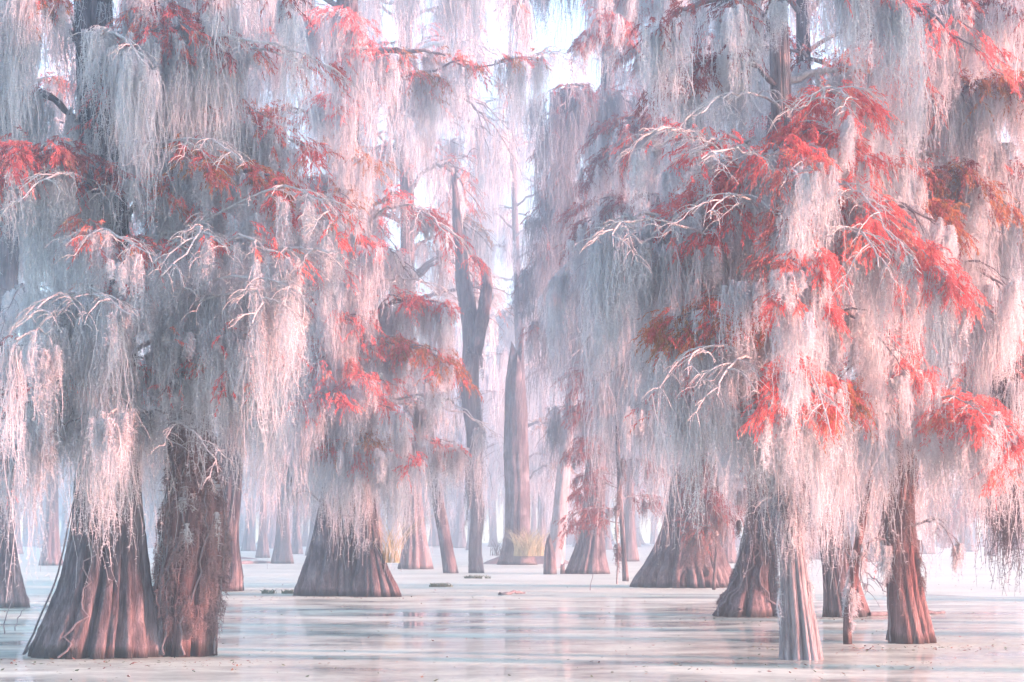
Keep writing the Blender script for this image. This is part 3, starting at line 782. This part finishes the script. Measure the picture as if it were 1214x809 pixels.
T13.limb((1052, 300), (1090, 250), (1120, 270), -1.4, 0.04, 8, 0.6, (5, 1.2), ('olive+maroon', 52))
T13.limb((1034, 120), (1120, 20), (1215, 10), -0.5, 0.05, 11, 0.9, (7, 1.9), ('maroon', 22))
T13.limb((1040, 170), (1150, 100), (1225, 120), -0.8, 0.05, 11, 0.8, (6, 1.6), ('maroon+olive', 40))
T13.limb((1064, 400), (1125, 360), (1190, 410), 0.2, 0.045, 8, 0.8, (9, 1.8), ('coral', 5))
T13.limb((1066, 430), (1020, 352), (985, 362), -1.6, 0.03, 7, 0.4, (7, 1.2), ('coral', 40))
T13.limb((1064, 360), (1000, 320), (950, 350), -0.5, 0.04, 8, 0.7, (8, 1.6), ('coral', 6))
T13.limb((1040, 160), (1085, 110), (1130, 150), 0.4, 0.04, 8, 0.8, (8, 1.9), ('coral', 5))
T13.limb((1022, 20), (1080, -60), (1180, -40), 0, 0.05, 9, 0.9, (8, 2.2), None)
T13.limb((1040, 200), (1000, 150), (960, 180), 0.8, 0.04, 8, 0.7, (8, 1.8), ('coral', 8))
T13.limb((1068, 640), (1110, 618), (1135, 665), -0.6, 0.02, 4, 0.35, (2, 0.5))
T13.limb((1069, 660), (1035, 640), (1020, 690), -0.6, 0.02, 3, 0.35, (3, 0.6))
T13.fill(12, 520, 60, 1.9, (8, 1.6), (('coral', 10), ('maroon', 14)), 0.4, front=0.1)
T13.trunk_moss(60, 690, 380, 0.9, 0.15, MOSS_BROWN)
T13.vines(5, 760, 500, 0.013)

T14 = Tree('thin crooked pink stem rising from the water between the two front right trunks', 'sapling', 28.6,
           [(1005, 763, 5.5), (1004, 745, 5), (1006, 715, 5), (1012, 690, 5.5), (1014, 660, 5), (1020, 630, 5), (1026, 600, 4), (1034, 560, 3), (1040, 500, 2.5), (1046, 420, 2)], 61,
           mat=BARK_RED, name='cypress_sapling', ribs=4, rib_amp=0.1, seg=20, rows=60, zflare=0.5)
T14.trunk_moss(30, 740, 480, 0.45, 0.10)
T14.fill(3, 540, 430, 0.8, (7, 0.9), (('coral', 10),), 0.5)

T16 = Tree('cypress beyond the right picture edge whose mossy limbs hang into view', 'tree', 31.0,
           [(1330, 754, 60), (1326, 720, 50), (1322, 640, 36), (1318, 500, 28), (1312, 300, 25), (1305, 50, 22), (1300, -250, 14)], 66, ribs=11)
T16.limb((1318, 430), (1230, 395), (1165, 440), -0.4, 0.05, 8, 0.7, (9, 1.4), ('coral', 16))
T16.limb((1318, 440), (1240, 420), (1188, 425), -0.8, 0.05, 6, 0.5, (26, 2.4), ('coral', 12), mossmat=MOSS_BROWN)
o_ = T16.root.children[-1]
mbd = MB()
moss(mbd, P(1194, 432, 29.2) + T16.rng.normal(0, 0.05, (16, 3)), 3.5 - 0.9 * T16.rng.random(16) ** 2, np.full(16, 0.26), T16.rng, R=80, S=14, rw=0.012, barbs=2.4, bl=0.045)
mbd.build('hanging_moss', MOSS_SHADED, o_)
T16.limb((1314, 260), (1225, 200), (1150, 225), -0.4, 0.05, 9, 0.8, (12, 2.0), ('maroon', 8))
T16.limb((1314, 300), (1225, 245), (1165, 265), -0.8, 0.05, 8, 0.7, (12, 2.0), None)
T16.limb((1308, 150), (1235, 60), (1160, 90), -0.4, 0.05, 9, 0.8, (8, 1.8), ('maroon+olive', 40))
T16.limb((1318, 510), (1260, 480), (1205, 500), 0.3, 0.04, 6, 0.6, (10, 1.8), ('coral', 6))
T17 = Tree('cypress beyond the right picture edge with sunlit pink moss behind the dark right trunk', 'tree', 47.0,
           [(1290, 712, 50), (1286, 680, 38), (1280, 640, 27), (1276, 500, 20), (1270, 300, 18), (1262, 0, 15), (1255, -200, 9)], 68, ribs=11)
for py_, ex_ in ((430, 1120), (380, 1090), (330, 1140), (270, 1080), (210, 1110), (150, 1090), (90, 1130), (30, 1070), (470, 1160), (-30, 1120), (240, 1160), (120, 1170)):
    T17.limb((1276, py_ + 20), (0.5 * (1276 + ex_), py_ - 40), (ex_, py_), T17.rng.normal(0, 1.5), 0.07, 8, 1.1, (5, 2.2), ('coral', 3), wf=0.24)

def bare(t, s_, m_, e_, dD, n=7, sub=0.55, fo=None, r0=0.019, mo=None, tw=7):
    t.limb(s_, m_, e_, dD, r0, n, sub, mo, fo, True, twigs=tw, droop=0.55, wf=0.085)


for px_, py_ in ((950, 260), (955, 360), (945, 440), (925, 180), (960, 200), (940, 310), (925, 470), (975, 300)):
    T12.limb((930, py_ + 10), (0.5 * (px_ + 930), py_ - 8), (px_, py_ + 3), -2.3 - 1.3 * T12.rng.random(), 0.025, 4, 0.5, (8, 1.1), ('coral', 16) if px_ % 10 else ('rust', 8), px_ % 3 == 0)
for px_, py_ in ((1030, 120), (1060, 200), (1045, 300), (1075, 340), (1055, 400), (1085, 440), (1020, 60)):
    T13.limb((1055, py_ + 10), (0.5 * (px_ + 1055), py_ - 8), (px_, py_ + 3), -2.0 - 1.3 * T13.rng.random(), 0.025, 4, 0.5, (8, 1.2), ('coral', 14) if px_ % 2 else ('rust', 10), px_ % 3 == 0)

# bleached, nearly bare twig fans in front of the moss
for s_, m_, e_, dz, n_ in (((118, 330), (112, 273), (178, 302), -4.2, 6), ((132, 400), (82, 350), (25, 386), -4.4, 5), ((128, 395), (112, 352), (152, 374), -4.6, 4), ((140, 350), (300, 232), (392, 262), -4.4, 10),
                           ((150, 350), (235, 268), (190, 330), -4.6, 7), ((140, 420), (255, 333), (360, 352), -4.4, 8), ((160, 410), (280, 345), (300, 385), -4.7, 6), ((130, 560), (200, 500), (262, 560), -2.6, 6),
                           ((124, 240), (80, 205), (20, 240), -3.6, 6), ((120, 200), (215, 165), (285, 190), -3.4, 8), ((114, 60), (130, 36), (172, 74), -3.4, 4), ((124, 280), (300, 290), (390, 300), -4.0, 9),
                           ((112, 40), (280, 45), (398, 84), -2.6, 9)):
    bare(T1, s_, m_, e_, dz - 0.5, n_, 0.65)
for s_, m_, e_, dz, n_ in (((930, 320), (780, 262), (726, 290), -3.6, 9), ((929, 262), (850, 174), (782, 154), -3.4, 12), ((929, 255), (900, 186), (830, 188), -3.6, 9), ((928, 185), (962, 116), (1012, 114), -3.4, 8),
                           ((930, 275), (990, 218), (1060, 285), -3.6, 9), ((932, 335), (1000, 270), (1045, 320), -3.8, 7), ((934, 470), (950, 415), (985, 520), -3.4, 6), ((932, 430), (850, 410), (815, 440), -3.8, 7),
                           ((933, 440), (880, 425), (850, 470), -3.9, 6), ((931, 300), (880, 232), (840, 262), -3.6, 7), ((929, 130), (880, 110), (830, 135), -3.0, 6)):
    bare(T12, s_, m_, e_, dz - 0.6, n_, 0.65)
for s_, m_, e_, dz, n_ in (((1068, 500), (1120, 470), (1172, 500), -4.4, 7), ((1068, 505), (1045, 472), (1020, 510), -4.4, 6), ((1062, 420), (1020, 380), (1085, 420), -3.6, 6), ((1050, 240), (1075, 200), (1040, 260), -3.4, 6)):
    bare(T13, s_, m_, e_, dz, n_)
for s_, m_, e_, dz, n_ in (((410, 300), (470, 245), (540, 290), -3.6, 8), ((408, 510), (490, 470), (575, 505), -3.6, 5), ((410, 380), (460, 330), (520, 345), -3.6, 7), ((408, 590), (440, 545), (495, 555), -2.8, 3)):
    bare(T4, s_, m_, e_, dz, n_, 0.9, None, 0.045, None, 4)

# unseen trees added to the right; their crowns stop most of the low sun
for i_, (x_, y_, s_) in enumerate(((15.5, 20.5, 1), (17.5, 33.0, 1), (21.0, 47.0, 1.1), (13.0, 14.5, .9))):
    kx = F / y_
    bx = CX + x_ * kx
    by = HOR + CAMH * kx
    To = Tree('cypress out of view to the right, %s of the row added to block the low sun' % ('second', 'third', 'farthest', 'nearest')[i_], 'tree', y_,
              [(bx, by, 0.8 * kx), (bx, by - 1.5 * kx, 0.5 * kx), (bx, by - 5 * kx, 0.32 * kx), (bx, by - 15 * kx, 0.2 * kx)], 160 + i_, ribs=9, seg=48, rows=40)
    To.fill(22, by - 8.0 * kx, by - 14 * kx, 4.0, (2.6, 1.8), (('rust', 6),), 0.6, MOSS, wf=0.4, nsub=6, sub=1.6, r0=0.07)

# ------------------------------------------------------------------ background cypresses: a few built trees, then copies
def far_tree(seed, D, label, group, px, hw, height=20.0, fol='coral', mossmat=MOSS, dens=1.0):
    py = HOR + CAMH * F / D
    k = F / D
    top = HOR - (height - CAMH) * k
    rng = np.random.default_rng(seed)
    le = rng.normal(0, 0.6) * k
    ctrl = [(px, py, hw), (px, py - 0.5 * k, hw * 0.78), (px + 0.1 * le, py - 1.5 * k, hw * 0.56), (px + 0.2 * le, py - 3.5 * k, hw * 0.42), (px + 0.6 * le, py - 9 * k, hw * 0.32), (px + le, top, hw * 0.14)]
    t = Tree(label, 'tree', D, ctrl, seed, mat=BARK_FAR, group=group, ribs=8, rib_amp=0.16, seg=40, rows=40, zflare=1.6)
    n = int(16 * dens)
    t.fill(n, HOR - 3.0 * k, top + 2 * k, 3.6, (1.7, 2.8), ((fol, 1.6), ('rust', 1.4)), 0.45, mossmat, wf=0.5, nsub=5, sub=2.0, r0=0.09, rise=0.25)
    return t


def copy_tree(o, parent=None):
    c = o.copy(); COL.objects.link(c); c.parent = parent
    for ch in list(o.children):
        copy_tree(ch, c)
    return c


PROTO = [far_tree(101, 96.0, 'x', 'x', 480, 15, 19, 'coral'), far_tree(103, 104.0, 'x', 'x', 335, 14, 21, 'rust'),
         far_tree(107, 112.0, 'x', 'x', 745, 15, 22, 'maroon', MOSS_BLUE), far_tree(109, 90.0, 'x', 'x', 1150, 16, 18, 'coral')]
LG = ('hazy cypress standing far back in the gap left of the broad ribbed cypress', 'far cypresses left of the ribbed cypress')
LL = ('pale cypress far back behind the huge left trunk, mostly veiled by moss', 'far cypresses behind the huge left trunk')
LC = ('faint cypress far down the misty lane around the broken snag', 'far cypresses down the misty lane')
LR = ('hazy cypress far back in the gap by the right picture edge', 'far cypresses at the right edge')
LM = ('pale cypress far back behind the moss curtains of the right trees', 'far cypresses behind the right trees')
spots = [  # px, distance, height scale, width scale, which labels
    (335, 104, 1, LG), (312, 128, 1, LG), (352, 150, .9, LG), (372, 140, 1, LG), (295, 175, 1, LG), (325, 205, 1, LG), (276, 220, 1.1, LG), (362, 235, 1, LG),
    (60, 98, 1, LL), (150, 118, 1.1, LL), (205, 92, 1.1, LL), (20, 150, 1, LL), (110, 160, 1, LL), (235, 160, 1, LL), (-30, 110, 1, LL), (180, 210, 1.1, LL),
    (492, 88, 1.45, LC), (545, 210, 1, LC), (515, 240, 1.1, LC), (585, 230, 1.1, LC), (632, 205, 1.1, LC), (600, 270, 1.1, LC), (560, 185, 1.1, LC), (500, 250, 1, LC), (685, 230, 1, LC), (440, 190, 1, LC),
    (745, 112, 1, LM), (790, 140, 1, LM), (860, 105, 1, LM), (900, 150, 1, LM), (965, 120, 1, LM), (1010, 170, 1, LM), (720, 190, 1, LM), (830, 210, 1, LM), (1040, 110, 1.1, LM),
    (1148, 170, 1, LR), (1120, 215, 1, LR), (1175, 140, 1, LR), (1205, 190, 1.1, LR), (1100, 150, 1, LR), (1190, 260, 1, LR)]
rs = np.random.default_rng(5)
first = [True] * 4
for i, (px, D, s, (lab, grp)) in enumerate(spots):
    j = i % 4
    if first[j]:
        o = PROTO[j].root; first[j] = False
    else:
        o = copy_tree(PROTO[j].root)
    o.location = ((px - CX) / F * D, D, 0)
    o.rotation_euler = (0, 0, rs.random() * 6.28)
    q = min(s, 1.15) * (0.85 + 0.3 * rs.random())
    o.scale = (q, q, min(s * (0.9 + 0.25 * rs.random()), 1.6))
    tag(o, lab, 'tree', grp)

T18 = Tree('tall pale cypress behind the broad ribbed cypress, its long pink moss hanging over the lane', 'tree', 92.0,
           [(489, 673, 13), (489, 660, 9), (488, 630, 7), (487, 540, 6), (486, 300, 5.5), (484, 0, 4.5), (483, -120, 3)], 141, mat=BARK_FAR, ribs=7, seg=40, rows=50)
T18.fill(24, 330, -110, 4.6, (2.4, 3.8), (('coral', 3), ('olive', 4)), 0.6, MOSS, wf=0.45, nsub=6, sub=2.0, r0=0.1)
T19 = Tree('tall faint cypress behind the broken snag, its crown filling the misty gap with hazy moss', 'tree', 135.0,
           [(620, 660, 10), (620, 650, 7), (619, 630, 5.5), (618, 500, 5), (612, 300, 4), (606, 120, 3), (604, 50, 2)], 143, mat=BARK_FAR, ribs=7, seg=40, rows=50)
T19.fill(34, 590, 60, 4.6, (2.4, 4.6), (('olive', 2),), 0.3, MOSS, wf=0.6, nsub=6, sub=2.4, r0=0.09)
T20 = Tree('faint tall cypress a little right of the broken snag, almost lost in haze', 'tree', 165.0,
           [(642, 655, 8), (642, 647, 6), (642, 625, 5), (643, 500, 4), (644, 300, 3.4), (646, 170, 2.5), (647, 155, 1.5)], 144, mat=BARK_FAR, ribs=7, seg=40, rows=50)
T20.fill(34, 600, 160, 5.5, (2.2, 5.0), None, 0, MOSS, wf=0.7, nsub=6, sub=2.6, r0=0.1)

# far wood: one mass beyond everything else
mbt, mbm = MB(), MB()
rw_ = np.random.default_rng(77)
for i in range(170):
    y = 215 + 90 * rw_.random(); x = (rw_.random() * 2 - 1) * min(78, y * 0.31)
    if abs(x - (690 - CX) / F * y) < 3 and rw_.random() < 0.7:
        continue
    h = 15 + 12 * rw_.random()
    z = np.array([-0.3, 0.6, 2.0, 5, 12, h]); r = np.array([1.0, .75, .5, .36, .28, .1]) * (0.6 + 0.5 * rw_.random())
    p = np.stack([x + np.linspace(0, rw_.normal(0, .8), 6), np.full(6, y), z], -1)
    tube(mbt, p, r, 8)
    nm = 60
    A = np.stack([x + rw_.normal(0, 2.6, nm), y + rw_.normal(0, 2.4, nm), 4 + (h - 3) * rw_.random(nm) ** 0.8], -1)
    moss(mbm, A, np.minimum(1.5 + 4 * rw_.random(nm), A[:, 2] - 0.6), 0.7 + 0.8 * rw_.random(nm), rw_, R=7, S=4, rw=0.10, barbs=0.6, bl=0.25)
fw = mbt.build('far_wood', BARK_FAR, smooth=True); tag(fw, 'faint mass of far trunks and moss closing the swamp', kind='stuff')
fm = mbm.build('moss_foliage', MOSS, fw)

# ------------------------------------------------------------------ islands, roots, plants, floating bits
def mound(name, px, py, wx, wy, h, seed, mat, **tags):
    D = CAMH * F / (py - HOR)
    c = P(px, py, D); c[2] = 0
    rng = np.random.default_rng(seed)
    n, m_ = 28, 9
    mb = MB()
    th = np.arange(n) / n * 2 * math.pi
    v = []
    for r_ in np.linspace(1, 0, m_):
        rr = r_ * (1 + 0.16 * np.sin(3 * th + seed) + 0.1 * np.sin(7 * th + 2 * seed))
        zz = h * (1 - r_ ** 2) * (0.8 + 0.35 * np.sin(4 * th + seed * 1.3) * r_) - 0.06 + rng.normal(0, 0.03 * h, n)
        if r_ == 1:
            zz[:] = -0.15
        v.append(np.stack([c[0] + wx * rr * np.cos(th), c[1] + wy * rr * np.sin(th), zz], -1))
    i = np.arange(m_ - 1)[:, None] * n; j = np.arange(n)[None]; k = (j + 1) % n
    mb.add(np.concatenate(v), None, np.stack([i + j, i + k, i + n + k, i + n + j], -1).reshape(-1, 4))
    o = mb.build(name, mat, smooth=True)
    return tag(o, **tags), c


def blades(mb, C, n, spread, h, rng, lean=0.5, wd=0.02, seg=5):
    a = rng.random(n) * 6.28; r = np.sqrt(rng.random(n)) * spread
    b = np.stack([C[0] + r * np.cos(a), C[1] + r * np.sin(a), np.full(n, C[2])], -1)
    d = rng.random(n) * 6.28
    hh = h * (0.5 + 0.7 * rng.random(n)); le = lean * hh * (0.4 + rng.random(n))
    t = np.linspace(0, 1, seg + 1)[None]
    x = b[:, 0][:, None] + np.cos(d)[:, None] * le[:, None] * t ** 1.8
    y = b[:, 1][:, None] + np.sin(d)[:, None] * le[:, None] * t ** 1.8
    z = b[:, 2][:, None] + hh[:, None] * (t - 0.45 * lean * t ** 2.6)
    c = np.stack([x, y, z], -1)
    ph = rng.random(n)[:, None] * 6.28
    hw = wd * 0.5 * (1 - 0.85 * t) * np.ones((n, 1))
    off = np.stack([np.cos(ph) * hw, np.sin(ph) * hw, 0 * hw], -1)
    v = np.stack([c - off, c + off], 2).reshape(-1, 3)
    bq = np.arange(seg) * 2
    q = (np.arange(n)[:, None, None] * 2 * (seg + 1) + np.stack([bq, bq + 1, bq + 3, bq + 2], -1)[None]).reshape(-1, 4)
    mb.add(v, None, q)


rg = np.random.default_rng(91)
isl, c = mound('mud_bank', 622, 668, 2.4, 3.2, 0.75, 3, MUD, kind='structure')
isl2, c2 = mound('mud_bank', 272, 663, 1.9, 2.6, 0.28, 8, MUD, kind='structure')
isl3, c3 = mound('mud_bank', 1150, 648.5, 7.5, 5.0, 0.5, 6, MUD, kind='structure')
D = CAMH * F / 33
for px, ls, lab in ((628, 1.9, 'tall tuft of straw coloured grass leaning at the foot of the broken snag'), (600, 1.0, 'low dark brush of bare stems left of the snag foot')):
    C = P(px, 660, 99.0 if px > 610 else 100.5); C[2] = 0.45
    mb = MB(); blades(mb, C, 260 if px > 610 else 160, 0.85, ls, rg, 0.75 if px > 610 else .45, 0.05 if px > 610 else .03)
    o = mb.build('grass_tuft' if px > 610 else 'bare_shrub', STRAW if px > 610 else TWIG_DARK)
    tag(o, lab, 'grass' if px > 610 else 'shrub')
C = P(463, 690, 50.0); C[2] = 0.35
mb = MB(); blades(mb, C + np.array([0, 0, .5]), 70, 0.22, 1.5, rg, 0.6, 0.025)
tag(mb.build('grass_tuft', STRAW), 'dry grass tuft sprouting beside the gnarled trunk with root spurs', 'grass')

# maroon sapling sprays hanging left of the wide ribbed base
Ts = Tree('thin sapling with sparse dark maroon sprays left of the wide ribbed base', 'sapling', 66.0,
          [(742, 689, 4), (740, 660, 3), (736, 600, 2.6), (732, 520, 2.2), (730, 440, 1.6), (728, 410, 1)], 71, name='cypress_sapling', ribs=4, seg=16, rows=40, rib_amp=0.08)
for i in range(15):
    y = 425 + i * 14
    sd_ = -1 if i % 3 else 1
    Ts.limb((732, y), (732 + sd_ * 26, y - 5), (732 + sd_ * (36 + 22 * rg.random()), y + 8 * rg.random()), rg.normal(0, 0.9), 0.02, 5, 0.6, (1.2, 0.9), ('maroon', 9), twigs=3, mossmat=MOSS_BLUE)
Tv = Tree('thin red sunlit vine stem dangling down to the duckweed left of the wide ribbed base', 'vine', 62.0,
          [(732, 712, .7), (731, 690, 1), (733, 660, 1.2), (730, 620, 1.3), (733, 580, 1.2), (740, 540, 1)], 73, name='hanging_vine', ribs=3, seg=12, rows=40, rib_amp=0.2, mat=BARK_PALE)
Tv.trunk_moss(14, 660, 540, 0.7, 0.12, MOSS_BROWN)

# red shrubby undergrowth at the base of the wide ribbed cypress
for px, py, lab in ((846, 640, 'tangle of reddish hanging vines in front of the wide ribbed base'), (1140, 600, 'reddish brown leafy thicket beyond the dark right trunk')):
    D = 56.0 if px < 1000 else 120.0
    base = P(px, 632, D); base[2] = 0
    t_ = Tree(lab, 'vines' if px < 1000 else 'thicket', D, [(px, HOR + CAMH * F / D, 2), (px + 3, 660, 1.8), (px + 6, 600, 1.6), (px + 2, 545, 1.2)] if px < 1000 else [(px, HOR + CAMH * F / D, 3), (px, 620, 2.5), (px, 560, 2)], 80 + int(px), name='hanging_vine' if px < 1000 else 'leafy_thicket', ribs=3, seg=12, rows=30)
    t_.fill(9, 645 if px < 1000 else 630, 550 if px < 1000 else 560, 0.9 if px < 1000 else 2.0, (5, 1.2), (('rust', 10), ('maroon', 10)), 0.8, MOSS_BROWN, nsub=5, sub=0.6 if px < 1000 else 1.5)

# floating plants and drift wood
for i, (px, py, wd_, lab) in enumerate([(330, 704, 0.55, 'small clump of green water plants floating left of the broad ribbed base'), (524, 696, 0.4, 'small green plant clump floating in the lane below the slim pair'),
                                        (563, 686, 0.42, 'tiny green sprout floating just under the tall hooked trunk'), (138, 772, 0.22, 'little leafy twig poking out of the water before the huge flared cypress')]):
    D = CAMH * F / (py - HOR)
    C = P(px, py, D); C[2] = 0.0
    root = empty('water_plant', C, lab, 'plant')
    for j in range(9):
        mb = MB(); blades(mb, C + np.array([rg.normal(0, wd_ * 0.5), rg.normal(0, 0.15), 0]), 16, 0.10, 0.18 if i < 3 else 0.4, rg, 0.9, 0.045, 4)
        mb.build('leaf', GREEN, root)
for px0, px1, py, r_, lab in ((593, 622, 706, 0.05, 'thin dark log floating at the edge of the open lane'), (1030, 1120, 731, 0.05, 'long thin log floating behind the dark right trunk'),
                              (283, 320, 669, 0.12, 'grey drift log lying on the far duckweed left of the ribbed cypress'), (486, 508, 672, 0.10, 'short drift log lying on the duckweed behind the gnarled trunk')):
    D = CAMH * F / (py - HOR)
    a_, b_ = P(px0, py, D), P(px1, py, D * 1.03)
    a_[2] = b_[2] = 0.02
    pts = bez(a_, 0.5 * (a_ + b_) + np.array([0, 0.1, 0.03]), b_, 10) + rg.normal(0, 0.012, (10, 3))
    mb = MB(); tube(mb, pts, np.linspace(r_, r_ * 0.6, 10), 7, 0.08)
    tag(mb.build('floating_log', TWIG_DARK, smooth=True), lab, 'log')
for px, py, h_, lab in ((5, 752, 0.75, 'bare twig standing in the water at the left picture edge'), (18, 748, 0.5, 'short bent twig in the water next to the left edge twig'),
                        (700, 700, 0.8, 'lone bare stem standing in the duckweed near the pointed stump')):
    D = CAMH * F / (py - HOR)
    a_ = P(px, py, D); a_[2] = -0.1
    mb = MB(); tube(mb, bez(a_, a_ + np.array([0.05, 0, h_ * 0.6]), a_ + np.array([0.22, 0.05, h_]), 9) + rg.normal(0, 0.008, (9, 3)), np.linspace(0.012, 0.006, 9), 5)
    tag(mb.build('bare_twig', TWIG_DARK, smooth=True), lab, 'twig')

# drifting leaf litter and loose duckweed, thicker round the trunk feet
rl = np.random.default_rng(321)
nl = 2000
yy = 20.5 + 42 * rl.random(nl) ** 1.4
xx = (rl.random(nl) * 2 - 1) * yy * 0.27
feet = np.array([(-5.4, 25.2), (-4.2, 25.2), (3.66, 24.7), (5.83, 28.4), (4.9, 28.4), (-4.3, 50), (4.6, 37.6), (5.1, 58), (6.4, 37.8)])
pick = rl.random(nl) < 0.55
fx = feet[rl.integers(0, len(feet), nl)]
rr_ = 0.7 + np.abs(rl.normal(0, 0.9, nl)); an_ = -rl.random(nl) * math.pi
xx = np.where(pick, fx[:, 0] + rr_ * np.cos(an_) * 1.3, xx); yy = np.where(pick, fx[:, 1] + rr_ * np.sin(an_), yy)
sz = 0.012 + 0.03 * rl.random(nl) ** 2; an_ = rl.random(nl) * 6.28
cc_ = np.stack([xx, yy, np.full(nl, 0.006) + 0.004 * rl.random(nl)], -1)
u_ = np.stack([np.cos(an_), np.sin(an_), 0.25 * rl.normal(0, 1, nl)], -1) * sz[:, None]
w_ = np.stack([-np.sin(an_), np.cos(an_), 0.2 * rl.normal(0, 1, nl)], -1) * sz[:, None] * 0.5
vv_ = np.stack([cc_ - u_, cc_ - w_, cc_ + u_, cc_ + w_], 1)
for j_, m_ in enumerate((leafy('rusty_litter', [(0.0, (0.10, 0.07, 0.06)), (0.5, (0.28, 0.13, 0.10)), (1.0, (0.38, 0.28, 0.16))], 0.3, 3.0), GREEN)):
    sel = (rl.random(nl) < 0.6) if j_ == 0 else ~sel
    mb = MB(); mb.add(vv_[sel].reshape(-1, 3), None, np.arange(sel.sum() * 4).reshape(-1, 4))
    tag(mb.build('fallen_leaves' if j_ == 0 else 'floating_weeds', m_), 'specks of fallen needles drifting on the water' if j_ == 0 else 'loose green weed fronds drifting on the water', kind='stuff')
